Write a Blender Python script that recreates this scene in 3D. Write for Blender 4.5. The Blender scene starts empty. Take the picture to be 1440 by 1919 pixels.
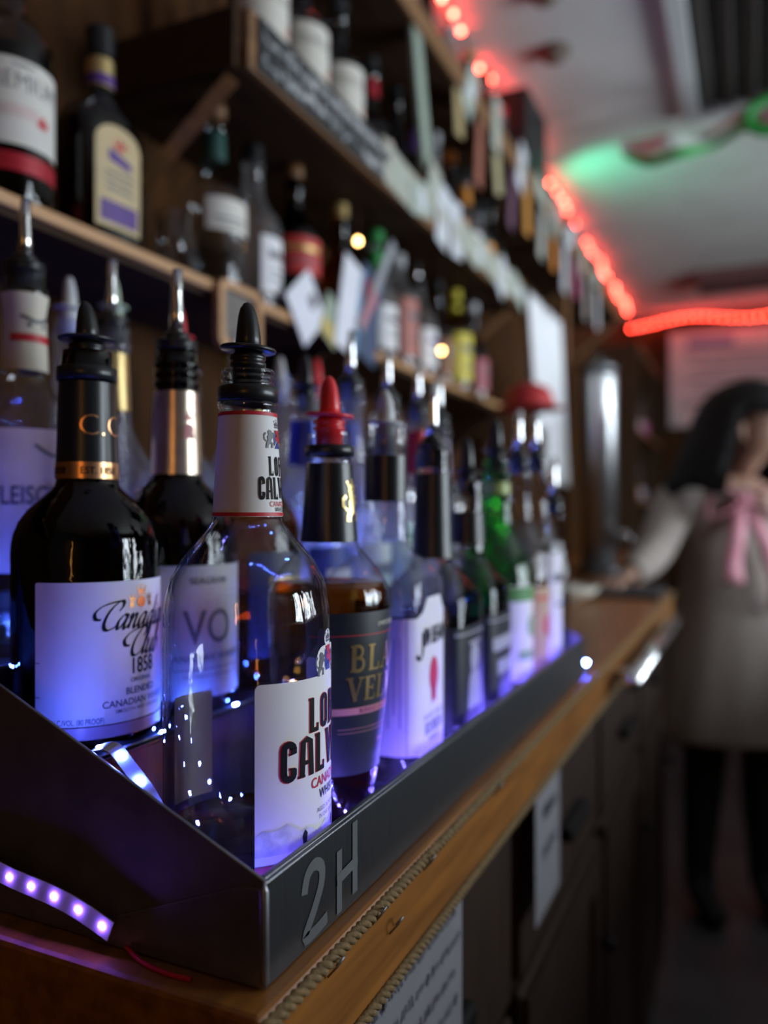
import bpy, bmesh, math, random
from mathutils import Vector, Matrix
random.seed(7)
PI = math.pi
scene = bpy.context.scene
C = scene.collection
H = 1.25                       # camera height above the floor; "rel" heights below are measured from it

# ------------------------------------------------------------------ camera
cd = bpy.data.cameras.new('camera'); cam = bpy.data.objects.new('camera', cd); C.objects.link(cam)
cd.sensor_fit = 'VERTICAL'; cd.sensor_height = 36.0; cd.sensor_width = 27.0; cd.lens = 28.0
cam.location = (0, 0, H); cam.rotation_euler = (math.radians(90.0), 0, math.radians(24.7))
cd.clip_start = 0.02
cd.dof.use_dof = True; cd.dof.focus_distance = 0.415; cd.dof.aperture_fstop = 3.0
scene.camera = cam

# ------------------------------------------------------------------ world, lights, exposure
w = bpy.data.worlds.new('overcast'); scene.world = w; w.use_nodes = True
w.node_tree.nodes['Background'].inputs[0].default_value = (0.75, 0.85, 1.0, 1)
w.node_tree.nodes['Background'].inputs[1].default_value = 0.6
vs = scene.view_settings
vs.view_transform = 'Standard'; vs.look = 'None'; vs.exposure = 0.0; vs.gamma = 1.0; vs.use_curve_mapping = False
cy = scene.cycles
cy.transparent_max_bounces = 48; cy.max_bounces = 14; cy.transmission_bounces = 10; cy.glossy_bounces = 5
cy.diffuse_bounces = 3; cy.caustics_reflective = False; cy.caustics_refractive = False
cy.sample_clamp_indirect = 3.0; cy.use_denoising = True

WINDOWS = [(1.05, 1.70, 1.0, 2.3), (2.10, 2.75, 1.0, 2.3), (3.15, 3.80, 1.0, 2.3)]   # y0,y1,z0,z1 in the right wall
XR = 2.6
def area(name, loc, rot, sx, sy, energy, col):
    l = bpy.data.lights.new(name, 'AREA'); l.shape = 'RECTANGLE'; l.size = sx; l.size_y = sy
    l.energy = energy; l.color = col
    o = bpy.data.objects.new(name, l); C.objects.link(o); o.location = loc; o.rotation_euler = rot
    return o
for i, (a, b, z0, z1) in enumerate(WINDOWS):                     # overcast daylight through the three windows
    area('daylight', (XR + 0.16, (a + b) / 2, (z0 + z1) / 2), (0, math.radians(90), 0), z1 - z0, b - a, 74, (0.82, 0.91, 1.0))

# ------------------------------------------------------------------ materials
MATS = {}
def mat(name, col, rough=0.5, metal=0.0, var=0.12, scale=30.0, bump=0.0, stretch=(1, 1, 1), col2=None, emit=None, spec=0.5, coat=0.0):
    if name in MATS: return MATS[name]
    m = bpy.data.materials.new(name); m.use_nodes = True; MATS[name] = m
    nt = m.node_tree; N = nt.nodes; L = nt.links; b = N['Principled BSDF']
    b.inputs['Roughness'].default_value = rough; b.inputs['Metallic'].default_value = metal
    b.inputs['Specular IOR Level'].default_value = spec; b.inputs['Coat Weight'].default_value = coat
    tc = N.new('ShaderNodeTexCoord'); mp = N.new('ShaderNodeMapping'); mp.inputs['Scale'].default_value = stretch
    nz = N.new('ShaderNodeTexNoise'); nz.inputs['Scale'].default_value = scale; nz.inputs['Detail'].default_value = 5
    L.new(tc.outputs['Object'], mp.inputs['Vector']); L.new(mp.outputs[0], nz.inputs['Vector'])
    rp = N.new('ShaderNodeValToRGB'); rp.color_ramp.elements[0].position = 0.3; rp.color_ramp.elements[1].position = 0.7
    c2 = col2 or tuple(min(1, c * (1 + var)) for c in col); c1 = tuple(c * (1 - var) for c in col) if not col2 else col
    rp.color_ramp.elements[0].color = (*c1, 1); rp.color_ramp.elements[1].color = (*c2, 1)
    L.new(nz.outputs['Fac'], rp.inputs[0]); L.new(rp.outputs[0], b.inputs['Base Color'])
    if bump:
        bp = N.new('ShaderNodeBump'); bp.inputs['Strength'].default_value = bump; bp.inputs['Distance'].default_value = 0.002
        L.new(nz.outputs['Fac'], bp.inputs['Height']); L.new(bp.outputs[0], b.inputs['Normal'])
    if emit:
        b.inputs['Emission Color'].default_value = (*emit[0], 1); b.inputs['Emission Strength'].default_value = emit[1]
    return m
def glass(name, tint, edge=None, rough=0.015, haze=0.0):
    """thin-walled bottle glass: straight-through tint that deepens with path length at the rim, plus a Schlick mirror"""
    if name in MATS: return MATS[name]
    m = bpy.data.materials.new(name); m.use_nodes = True; MATS[name] = m
    nt = m.node_tree; N = nt.nodes; L = nt.links
    N.remove(N['Principled BSDF']); out = N['Material Output']
    lw = N.new('ShaderNodeLayerWeight'); lw.inputs['Blend'].default_value = 0.5
    p5 = N.new('ShaderNodeMath'); p5.operation = 'POWER'; p5.inputs[1].default_value = 5.0
    ma = N.new('ShaderNodeMath'); ma.operation = 'MULTIPLY_ADD'; ma.inputs[1].default_value = 0.9; ma.inputs[2].default_value = 0.05
    p3 = N.new('ShaderNodeMath'); p3.operation = 'POWER'; p3.inputs[1].default_value = 3.0
    mc = N.new('ShaderNodeMix'); mc.data_type = 'RGBA'
    mc.inputs['A'].default_value = (*tint, 1); mc.inputs['B'].default_value = (*(edge or tuple(t ** 3 for t in tint)), 1)
    tr = N.new('ShaderNodeBsdfTransparent'); gl = N.new('ShaderNodeBsdfGlossy'); gl.inputs['Roughness'].default_value = rough
    mx = N.new('ShaderNodeMixShader')
    nz = N.new('ShaderNodeTexNoise'); nz.inputs['Scale'].default_value = 18; bp = N.new('ShaderNodeBump')
    bp.inputs['Strength'].default_value = 0.06; bp.inputs['Distance'].default_value = 0.004
    L.new(nz.outputs['Fac'], bp.inputs['Height']); L.new(bp.outputs[0], gl.inputs['Normal'])
    L.new(lw.outputs['Facing'], p5.inputs[0]); L.new(p5.outputs[0], ma.inputs[0]); L.new(ma.outputs[0], mx.inputs['Fac'])
    L.new(lw.outputs['Facing'], p3.inputs[0]); L.new(p3.outputs[0], mc.inputs['Factor']); L.new(mc.outputs['Result'], tr.inputs[0])
    L.new(tr.outputs[0], mx.inputs[1]); L.new(gl.outputs[0], mx.inputs[2]); L.new(mx.outputs[0], out.inputs['Surface'])
    if haze:      # patchy milky film imitating the light scattered and reflected in the glass
        df = N.new('ShaderNodeBsdfDiffuse'); df.inputs[0].default_value = (0.75, 0.75, 0.78, 1); tl = N.new('ShaderNodeBsdfTranslucent'); tl.inputs[0].default_value = (0.75, 0.75, 0.78, 1)
        m2 = N.new('ShaderNodeMixShader'); m3 = N.new('ShaderNodeMixShader'); n2 = N.new('ShaderNodeTexNoise'); n2.inputs['Scale'].default_value = 40; n2.inputs['Detail'].default_value = 6
        k2 = N.new('ShaderNodeMath'); k2.operation = 'MULTIPLY'; k2.inputs[1].default_value = haze * 2
        L.new(n2.outputs['Fac'], k2.inputs[0]); L.new(k2.outputs[0], m3.inputs['Fac'])
        L.new(df.outputs[0], m2.inputs[1]); L.new(tl.outputs[0], m2.inputs[2]); L.new(mx.outputs[0], m3.inputs[1]); L.new(m2.outputs[0], m3.inputs[2]); L.new(m3.outputs[0], out.inputs['Surface'])
    return m
def liquid(name, col):
    if name in MATS: return MATS[name]
    m = bpy.data.materials.new(name); m.use_nodes = True; MATS[name] = m
    MATS.pop(name); bpy.data.materials.remove(m)
    return glass(name, col, tuple(c ** 2.2 for c in col))
def emis(name, col, s):
    if name in MATS: return MATS[name]
    m = bpy.data.materials.new(name); m.use_nodes = True; MATS[name] = m
    b = m.node_tree.nodes['Principled BSDF']; b.inputs['Base Color'].default_value = (*col, 1)
    b.inputs['Emission Color'].default_value = (*col, 1); b.inputs['Emission Strength'].default_value = s
    return m
G_CLEAR = glass('clear_glass', (0.95, 0.96, 0.96), (0.45, 0.48, 0.5))
G_HAZY = glass('hazy_clear_glass', (0.95, 0.96, 0.96), (0.55, 0.57, 0.6), 0.03, 0.10)
G_BROWN = glass('brown_glass', (0.09, 0.025, 0.006), (0.01, 0.002, 0.0))
G_AMBER = glass('amber_glass', (0.5, 0.22, 0.05), (0.12, 0.03, 0.0))
G_GREEN = glass('green_glass', (0.16, 0.62, 0.16), (0.03, 0.22, 0.04), 0.015, 0.03)
G_TEAL = glass('teal_glass', (0.25, 0.55, 0.55), (0.03, 0.16, 0.2))
G_BLUE = glass('blue_glass', (0.06, 0.12, 0.6), (0.0, 0.01, 0.2))
G_SMOKE = glass('smoke_glass', (0.55, 0.55, 0.55), (0.1, 0.1, 0.1))
G_WINDOW = glass('window_glass', (0.97, 0.98, 0.98), (0.8, 0.85, 0.85))
L_AMBER = liquid('amber_liquor', (0.80, 0.36, 0.06)); L_DARK = liquid('dark_liquor', (0.16, 0.05, 0.02))
L_CLEAR = liquid('clear_liquor', (0.9, 0.92, 0.95)); L_TEA = liquid('whisky_liquor', (0.72, 0.52, 0.25))
BLACKP = mat('black_plastic', (0.012, 0.013, 0.014), 0.32, var=0.2)
REDP = mat('red_plastic', (0.75, 0.03, 0.04), 0.3)
WHITEP = mat('white_plastic', (0.55, 0.56, 0.58), 0.35)
CHROME = mat('chrome', (0.9, 0.9, 0.9), 0.2, 1.0, var=0.03)
STEEL = mat('brushed_steel', (0.15, 0.155, 0.168), 0.36, 1.0, var=0.10, scale=40, stretch=(1, 12, 1), bump=0.05)
STEELD = mat('dull_steel', (0.26, 0.26, 0.28), 0.42, 0.9, var=0.15, scale=50, bump=0.05)
PAPER = mat('white_paper', (0.78, 0.77, 0.78), 0.6, var=0.03)
CREAM = mat('cream_paper', (0.62, 0.57, 0.47), 0.6, var=0.06)
INK = mat('black_ink', (0.008, 0.007, 0.011), 0.6, spec=0.15)
GREYINK = mat('grey_ink', (0.12, 0.12, 0.14), 0.5)
REDINK = mat('red_ink', (0.55, 0.015, 0.03), 0.5)
PINKINK = mat('rose_ink', (0.55, 0.22, 0.22), 0.5)
BLUEINK = mat('blue_ink', (0.02, 0.05, 0.30), 0.5)
PURPLE = mat('purple_ink', (0.09, 0.03, 0.22), 0.5)
NAVY = mat('navy_ink', (0.03, 0.04, 0.10), 0.5)
GOLD = mat('gold_foil', (0.85, 0.62, 0.25), 0.28, 0.9, scale=80)
COPPER = mat('copper_foil', (0.80, 0.42, 0.20), 0.3, 0.9, scale=80)
CHAMP = mat('champagne_foil', (0.72, 0.58, 0.45), 0.28, 0.85, scale=60)
BVLAB = mat('dark_label', (0.014, 0.018, 0.020), 0.42, var=0.3)
WOOD = mat('counter_wood', (0.17, 0.062, 0.012), 0.38, var=0.3, scale=9, stretch=(10, 0.8, 10), col2=(0.34, 0.13, 0.024), bump=0.15)
WOODD = mat('dark_wood', (0.032, 0.016, 0.008), 0.7, scale=8, stretch=(8, 1, 8), col2=(0.062, 0.030, 0.014), bump=0.2, spec=0.2)
WOODM = mat('shelf_wood', (0.14, 0.065, 0.022), 0.55, scale=8, stretch=(8, 0.8, 8), col2=(0.25, 0.12, 0.045), bump=0.2)
WOODE = mat('shelf_edge_wood', (0.42, 0.22, 0.09), 0.5, scale=10, stretch=(8, 0.8, 8), col2=(0.55, 0.30, 0.13), bump=0.1)
ROPE = mat('jute_rope', (0.13, 0.08, 0.03), 0.85, scale=300, col2=(0.26, 0.17, 0.07), bump=0.4)

# ------------------------------------------------------------------ mesh helpers
def link(name, me, m=None, parent=None, smooth=False):
    o = bpy.data.objects.new(name, me); C.objects.link(o)
    if m: me.materials.append(m)
    if parent: o.parent = parent
    if smooth:
        for p in me.polygons: p.use_smooth = True
    return o
def empty(name, loc, rz=0.0, parent=None):
    o = bpy.data.objects.new(name, None); C.objects.link(o); o.location = loc; o.rotation_euler = (0, 0, rz)
    o.empty_display_size = 0.02
    if parent: o.parent = parent
    return o
def tag(o, label=None, cat=None, group=None, kind=None):
    if label: o['label'] = label
    if cat: o['category'] = cat
    if group: o['group'] = group
    if kind: o['kind'] = kind
    return o
def pydata(name, v, f):
    me = bpy.data.meshes.new(name); me.from_pydata(v, [], f); me.update(); return me
def boxv(x0, x1, y0, y1, z0, z1):
    v = [(x, y, z) for x in (x0, x1) for y in (y0, y1) for z in (z0, z1)]
    f = [(0, 1, 3, 2), (4, 6, 7, 5), (0, 4, 5, 1), (2, 3, 7, 6), (0, 2, 6, 4), (1, 5, 7, 3)]
    return v, f
def join(*parts):
    V, F = [], []
    for v, f in parts:
        n = len(V); V += list(v); F += [tuple(i + n for i in q) for q in f]
    return V, F
def box(name, x0, x1, y0, y1, z0, z1, m, parent=None, bev=0.0, seg=2):
    me = pydata(name, *boxv(x0, x1, y0, y1, z0, z1))
    if bev:
        bm = bmesh.new(); bm.from_mesh(me)
        bmesh.ops.bevel(bm, geom=bm.edges[:], offset=bev, segments=seg, affect='EDGES', profile=0.5); bm.to_mesh(me); bm.free()
    return link(name, me, m, parent)
def prism(name, pts, axis, a, b, m, parent=None, bev=0.0):
    """extrude a 2D outline along an axis: 'x' -> pts are (y,z); 'y' -> (x,z); 'z' -> (x,y)"""
    n = len(pts)
    def P(p, t): return {'x': (t, p[0], p[1]), 'y': (p[0], t, p[1]), 'z': (p[0], p[1], t)}[axis]
    v = [P(p, a) for p in pts] + [P(p, b) for p in pts]
    f = [tuple(range(n)), tuple(range(2 * n - 1, n - 1, -1))] + [(i, (i + 1) % n, n + (i + 1) % n, n + i) for i in range(n)]
    me = pydata(name, v, f); bm = bmesh.new(); bm.from_mesh(me); bmesh.ops.recalc_face_normals(bm, faces=bm.faces[:])
    if bev: bmesh.ops.bevel(bm, geom=bm.edges[:], offset=bev, segments=2, affect='EDGES', profile=0.5)
    bm.to_mesh(me); bm.free()
    return link(name, me, m, parent)
def catmull(pts, k=6, closed=False):
    out = []; n = len(pts)
    for i in range(n - 1):
        p0 = pts[max(i - 1, 0)]; p1 = pts[i]; p2 = pts[i + 1]; p3 = pts[min(i + 2, n - 1)]
        for j in range(k):
            t = j / k
            out.append(tuple(0.5 * ((2 * b) + (-a + c) * t + (2 * a - 5 * b + 4 * c - d) * t * t + (-a + 3 * b - 3 * c + d) * t ** 3) for a, b, c, d in zip(p0, p1, p2, p3)))
    out.append(tuple(pts[-1])); return out
def tubev(pts, r, seg=8, cap=True):
    """tube along 3D points; r is a number or list"""
    P = [Vector(p) for p in pts]; n = len(P); V = []; F = []
    up = Vector((0, 0, 1)); prev = None
    for i, p in enumerate(P):
        t = (P[min(i + 1, n - 1)] - P[max(i - 1, 0)])
        t = t.normalized() if t.length > 1e-9 else Vector((0, 0, 1))
        if prev is None:
            a = t.cross(up); a = a.normalized() if a.length > 1e-4 else t.cross(Vector((1, 0, 0))).normalized()
        else:
            a = (prev - t * prev.dot(t)).normalized()
        prev = a; b = t.cross(a); rr = r[i] if isinstance(r, (list, tuple)) else r
        for k in range(seg):
            an = 2 * PI * k / seg; V.append(tuple(p + (a * math.cos(an) + b * math.sin(an)) * rr))
    for i in range(n - 1):
        for k in range(seg): F.append((i * seg + k, i * seg + (k + 1) % seg, (i + 1) * seg + (k + 1) % seg, (i + 1) * seg + k))
    if cap: F.append(tuple(range(seg - 1, -1, -1))); F.append(tuple((n - 1) * seg + k for k in range(seg)))
    return V, F
def tube(name, pts, r, m, parent=None, seg=8): return link(name, pydata(name, *tubev(pts, r, seg)), m, parent, True)

# cross-sections ------------------------------------------------------------
def sect(shape):
    if not shape: return lambda p: (math.cos(p), math.sin(p))
    ax, ay, n = shape
    def f(p):
        c, s = math.cos(p), math.sin(p); r = (abs(c) ** n + abs(s) ** n) ** (-1.0 / n); return (ax * r * c, ay * r * s)
    return f
def lathev(prof, seg=36, shape=None, cap=False):
    """prof: (r, z[, q]) bottom to top, q blends round (0) to the given cross-section (1)"""
    cs = sect(shape); V = []; F = []
    for p in prof:
        r, z = p[0], p[1]; q = (p[2] if len(p) > 2 else 1.0) if shape else 0.0
        for k in range(seg):
            a = 2 * PI * k / seg; c, s = math.cos(a), math.sin(a); x, y = cs(a)
            V.append((r * (c + (x - c) * q), r * (s + (y - s) * q), z))
    n = len(prof)
    for i in range(n - 1):
        for k in range(seg): F.append((i * seg + k, i * seg + (k + 1) % seg, (i + 1) * seg + (k + 1) % seg, (i + 1) * seg + k))
    if cap:
        F.append(tuple(range(seg - 1, -1, -1))); F.append(tuple((n - 1) * seg + k for k in range(seg)))
    return V, F
def lathe(name, prof, m, parent=None, seg=36, shape=None, cap=False, auto=True):
    o = link(name, pydata(name, *lathev(prof, seg, shape, cap)), m, parent)
    if auto:
        for p in o.data.polygons: p.use_smooth = len(p.vertices) == 4
    return o
class Surf:
    def __init__(self, prof, shape=None):
        self.p = [q for q in prof]; self.shape = shape; self.cs = sect(shape)
    def R(self, z):
        p = self.p
        for a, b in zip(p[:-1], p[1:]):
            if a[1] <= z <= b[1] and b[1] > a[1]:
                t = (z - a[1]) / (b[1] - a[1]); qa = a[2] if len(a) > 2 else 1.0; qb = b[2] if len(b) > 2 else 1.0
                return a[0] + (b[0] - a[0]) * t, qa + (qb - qa) * t
        return p[-1][0], 0.0
    def table(self, zref):
        r, q = self.R(zref); T = [(0.0, 0.0)]; n = 720; prev = self.xy(r, q, 0)
        for i in range(1, n + 1):
            a = PI * i / n; c = self.xy(r, q, a); T.append((T[-1][0] + math.dist(prev, c), a)); prev = c
        self.T = T
    def xy(self, r, q, a):
        c, s = math.cos(a), math.sin(a)
        if not self.shape: return (r * c, r * s)
        x, y = self.cs(a); return (r * (c + (x - c) * q), r * (s + (y - s) * q))
    def ang(self, s):
        T = self.T; a = abs(s); lo, hi = 0, len(T) - 1
        if a >= T[-1][0]: return math.copysign(PI, s)
        while hi - lo > 1:
            m = (lo + hi) // 2
            if T[m][0] > a: hi = m
            else: lo = m
        t = (a - T[lo][0]) / max(1e-12, T[hi][0] - T[lo][0]); an = T[lo][1] + (T[hi][1] - T[lo][1]) * t
        return math.copysign(an, s)
    def at(self, s, z, eps, turn=0.0):
        r, q = self.R(z); x, y = self.xy(r, q, self.ang(s))
        d = math.hypot(x, y); k = (d + eps) / d; x *= k; y *= k
        if turn: x, y = x * math.cos(turn) - y * math.sin(turn), x * math.sin(turn) + y * math.cos(turn)
        return (x, y, z)

# flat 2D art -----------------------------------------------------------------
_tc = {}
def text2(s, h, xs=1.0, bold=0.0, shear=0.0, align='CENTER', x=0.0, y=0.0, track=1.0):
    """text outline with cap height h, baseline at y"""
    key = (s, bold, shear, align, track)
    if key not in _tc:
        cu = bpy.data.curves.new('t', 'FONT'); cu.body = s; cu.align_x = align; cu.offset = bold; cu.shear = shear
        cu.resolution_u = 3; cu.space_character = track
        o = bpy.data.objects.new('t', cu); C.objects.link(o)
        dg = bpy.context.evaluated_depsgraph_get(); me = bpy.data.meshes.new_from_object(o.evaluated_get(dg))
        _tc[key] = ([(v.co.x, v.co.y) for v in me.vertices], [tuple(p.vertices) for p in me.polygons])
        bpy.data.meshes.remove(me); bpy.data.objects.remove(o); bpy.data.curves.remove(cu)
    v, f = _tc[key]; k = h / 0.70
    return [(a * k * xs + x, b * k + y) for a, b in v], f
def rrect(x0, x1, y0, y1, r=0.0, n=4):
    if r <= 0: return [(x0, y0), (x1, y0), (x1, y1), (x0, y1)], [(0, 1, 2, 3)]
    P = []
    for cx, cy, a0 in ((x1 - r, y0 + r, -PI / 2), (x1 - r, y1 - r, 0), (x0 + r, y1 - r, PI / 2), (x0 + r, y0 + r, PI)):
        P += [(cx + r * math.cos(a0 + PI / 2 * i / n), cy + r * math.sin(a0 + PI / 2 * i / n)) for i in range(n + 1)]
    return P, [tuple(range(len(P)))]
def poly(pts): return list(pts), [tuple(range(len(pts)))]
def disc2(x, y, r, n=14, ry=None): return poly([(x + r * math.cos(2 * PI * i / n), y + (ry or r) * math.sin(2 * PI * i / n)) for i in range(n)])
def stroke(pts, w, k=1.0, nib=None, hair=None):
    """ribbon along a polyline; with nib (angle) the width swells like a broad pen"""
    n = len(pts); V = []; F = []
    for i in range(n):
        a = pts[max(i - 1, 0)]; b = pts[min(i + 1, n - 1)]; dx, dy = b[0] - a[0], b[1] - a[1]; L = math.hypot(dx, dy) or 1
        ww = w
        if nib is not None:
            ww = hair + (w - hair) * abs(math.sin(math.atan2(dy, dx) - nib)) ** 1.5
        V += [(pts[i][0] - dy / L * ww / 2, pts[i][1] + dx / L * ww / 2), (pts[i][0] + dy / L * ww / 2, pts[i][1] - dx / L * ww / 2)]
    for i in range(n - 1): F.append((2 * i, 2 * i + 1, 2 * i + 3, 2 * i + 2))
    return V, F
def xf(shape, sx=1, sy=1, dx=0, dy=0, sh=0):
    v, f = shape; return [(a * sx + b * sh + dx, b * sy + dy) for a, b in v], f
def arc(cx, cy, rx, ry, a0, a1, n=8): return [(cx + rx * math.cos(a0 + (a1 - a0) * i / n), cy + ry * math.sin(a0 + (a1 - a0) * i / n)) for i in range(n + 1)]
SCRIPT = {
 'C': ([[(-0.30, 0.85), (-0.72, 0.92), (-0.95, 1.35), (-0.62, 1.85), (0.05, 2.12), (0.70, 2.22), (1.05, 2.28)], [(0.92, 1.45), (1.12, 1.75), (1.10, 2.12), (0.75, 2.20), (0.34, 1.80), (0.06, 1.10), (0.10, 0.38), (0.45, 0.0), (0.95, 0.15), (1.22, 0.45)]], 1.12),
 'a': ([[(0.75, 0.85), (0.45, 1.0), (0.08, 0.55), (0.2, 0.03), (0.5, 0.3), (0.8, 1.0)], [(0.8, 1.0), (0.68, 0.3), (0.8, 0.0), (1.08, 0.3)]], 1.02),
 'n': ([[(0.0, 0.7), (0.14, 1.0), (0.15, 0.5), (0.12, 0.0)], [(0.14, 0.35), (0.42, 0.95), (0.62, 0.85), (0.58, 0.25), (0.72, 0.0), (0.98, 0.3)]], 0.95),
 'd': ([[(0.7, 0.85), (0.42, 1.0), (0.08, 0.5), (0.2, 0.03), (0.5, 0.3), (0.75, 1.0)], [(0.98, 2.1), (0.8, 1.2), (0.68, 0.3), (0.8, 0.0), (1.08, 0.3)]], 1.02),
 'i': ([[(0.0, 0.4), (0.2, 1.0), (0.14, 0.25), (0.28, 0.0), (0.55, 0.3)], [(0.25, 1.32), (0.31, 1.44)]], 0.52),
 'l': ([[(0.0, 0.3), (0.42, 1.4), (0.46, 2.0), (0.3, 2.1), (0.16, 0.7), (0.22, 0.03), (0.5, 0.3)]], 0.48),
 'u': ([[(0.02, 0.8), (0.14, 1.0), (0.1, 0.25), (0.3, 0.0), (0.6, 0.4), (0.78, 1.0)], [(0.78, 1.0), (0.7, 0.25), (0.85, 0.0), (1.1, 0.3)]], 1.05),
 'b': ([[(0.0, 0.3), (0.4, 1.4), (0.44, 2.0), (0.28, 2.1), (0.12, 0.6), (0.2, 0.0), (0.52, 0.12), (0.66, 0.6), (0.5, 0.88), (0.72, 0.85)]], 0.8),
}
def script(word, xh, x, y, w=0.25):
    out = []; cx = 0.0
    for ch in word:
        st, adv = SCRIPT[ch]
        for s in st:
            out.append(xf(stroke(catmull([(cx + a, b * (0.88 if ch == 'C' else 1.0)) for a, b in s], 6), w, nib=0.55, hair=0.075), xh * 0.86, xh, x, y, 0.40 * xh))
        cx += adv
    return out
def slab(ch):
    """serif capital, cap height 1: list of (polyline, width)"""
    T, t = 0.2, 0.075
    def ser(x, y, w=0.36): return ([(x - w / 2, y), (x + w / 2, y)], t)
    D = {
     'B': ([([(0.15, 0), (0.15, 1)], T), ser(0.14, 0.035, 0.3), ser(0.14, 0.965, 0.3), ([(0.15, 0.965)] + arc(0.35, 0.745, 0.18, 0.22, PI / 2, -PI / 2) + [(0.15, 0.52)], 0.12), ([(0.15, 0.52)] + arc(0.38, 0.28, 0.22, 0.245, PI / 2, -PI / 2) + [(0.15, 0.035)], 0.13)], 0.76),
     'L': ([([(0.15, 0), (0.15, 1)], T), ser(0.15, 0.965), ([(0, 0.035), (0.6, 0.035)], t), ([(0.57, 0.0), (0.59, 0.28)], 0.07)], 0.68),
     'A': ([([(0.08, 0.03), (0.40, 1.0)], 0.08), ([(0.36, 1.0), (0.68, 0.0)], T), ([(0.18, 0.34), (0.56, 0.34)], t), ser(0.07, 0.035, 0.28), ser(0.68, 0.035, 0.34)], 0.86),
     'C': ([(arc(0.42, 0.5, 0.32, 0.46, 0.8, 2 * PI - 0.8, 16), 0.16), ([(0.66, 0.62), (0.66, 0.92)], 0.06)], 0.76),
     'K': ([([(0.15, 0), (0.15, 1)], T), ser(0.15, 0.035), ser(0.15, 0.965), ([(0.62, 0.97), (0.2, 0.48)], 0.08), ([(0.3, 0.58), (0.68, 0.0)], T), ser(0.64, 0.965, 0.3), ser(0.7, 0.035, 0.3)], 0.86),
     'V': ([([(0.1, 1.0), (0.40, 0.0)], T), ([(0.38, 0.03), (0.66, 1.0)], 0.08), ser(0.1, 0.965, 0.34), ser(0.66, 0.965, 0.28)], 0.78),
     'E': ([([(0.15, 0), (0.15, 1)], T), ([(0, 0.965), (0.58, 0.965)], t), ([(0, 0.035), (0.62, 0.035)], t), ([(0.15, 0.51), (0.46, 0.51)], t), ([(0.57, 1.0), (0.57, 0.76)], 0.06), ([(0.6, 0.0), (0.6, 0.26)], 0.06), ([(0.46, 0.4), (0.46, 0.62)], 0.06)], 0.7),
     'T': ([([(0.36, 0), (0.36, 1)], T), ([(0.02, 0.965), (0.70, 0.965)], t), ([(0.04, 1.0), (0.04, 0.74)], 0.06), ([(0.68, 1.0), (0.68, 0.74)], 0.06), ser(0.36, 0.035)], 0.74),
    }
    return D[ch]
def cond(ch):
    """heavy condensed capital with spurs, cap height 1"""
    T = 0.17
    D = {
     'L': ([([(0.12, 0.0), (0.12, 1.0)], T), ([(0.0, 0.97), (0.2, 0.97)], 0.06), ([(0.06, 0.06), (0.42, 0.06)], 0.12), ([(0.40, 0.0), (0.40, 0.24)], 0.06)], 0.48),
     'O': ([([(0.12, 0.16), (0.12, 0.84)] + arc(0.26, 0.82, 0.14, 0.11, PI, 0, 6) + [(0.40, 0.16)] + arc(0.26, 0.18, 0.14, 0.11, 0, -PI, 6), 0.15)], 0.54),
     'R': ([([(0.12, 0), (0.12, 1)], T), ([(0.1, 0.94), (0.3, 0.94)] + arc(0.3, 0.75, 0.11, 0.19, PI / 2, -PI / 2, 6) + [(0.12, 0.54)], 0.13), ([(0.3, 0.54), (0.41, 0.4), (0.42, 0.0)], 0.15), ([(0, 0.03), (0.22, 0.03)], 0.06)], 0.56),
     'D': ([([(0.12, 0), (0.12, 1)], T), ([(0.1, 0.94), (0.28, 0.94), (0.40, 0.82), (0.40, 0.18), (0.28, 0.06), (0.1, 0.06)], 0.14), ([(0, 0.97), (0.2, 0.97)], 0.06)], 0.54),
     'C': ([([(0.42, 0.70), (0.42, 0.84)] + arc(0.28, 0.82, 0.14, 0.12, 0, PI, 6) + [(0.13, 0.2)] + arc(0.28, 0.18, 0.14, 0.12, PI, 2 * PI, 6) + [(0.42, 0.3)], 0.17), ([(0.30, 0.68), (0.5, 0.72)], 0.05), ([(0.30, 0.32), (0.48, 0.30)], 0.05)], 0.54),
     'A': ([([(0.10, 0.0), (0.14, 0.9), (0.28, 0.95), (0.40, 0.9), (0.44, 0.0)], 0.16), ([(0.14, 0.36), (0.42, 0.36)], 0.10), ([(-0.02, 0.03), (0.2, 0.03)], 0.06)], 0.56),
     'V': ([([(0.10, 1.0), (0.26, 0.06)], 0.16), ([(0.26, 0.06), (0.42, 1.0)], 0.12), ([(0, 0.97), (0.2, 0.97)], 0.06)], 0.5),
     'E': ([([(0.12, 0), (0.12, 1)], T), ([(0.06, 0.94), (0.40, 0.94)], 0.12), ([(0.06, 0.06), (0.42, 0.06)], 0.12), ([(0.12, 0.5), (0.36, 0.5)], 0.11), ([(0.39, 0.76), (0.39, 1.0)], 0.06)], 0.47),
     'T': ([([(0.22, 0), (0.22, 1)], T), ([(0.0, 0.94), (0.46, 0.94)], 0.12), ([(0.02, 0.78), (0.02, 1.0)], 0.06), ([(0.44, 0.78), (0.44, 1.0)], 0.06)], 0.5),
    }
    return D[ch]
def letters(word, fn, h, x=0, y=0, xs=1.0, fat=0.0, gap=0.03, rise=0.0):
    tot = sum(fn(c)[1] + gap for c in word) - gap; out = []; cx = -tot / 2
    for c in word:
        st, adv = fn(c); mid = cx + adv / 2
        for p, w in st:
            out.append(xf(stroke(p, w + fat), h * xs, h, x + cx * h * xs, y + rise * h * (1 - (2 * mid / tot) ** 2)))
        cx += adv + gap
    return out
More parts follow.
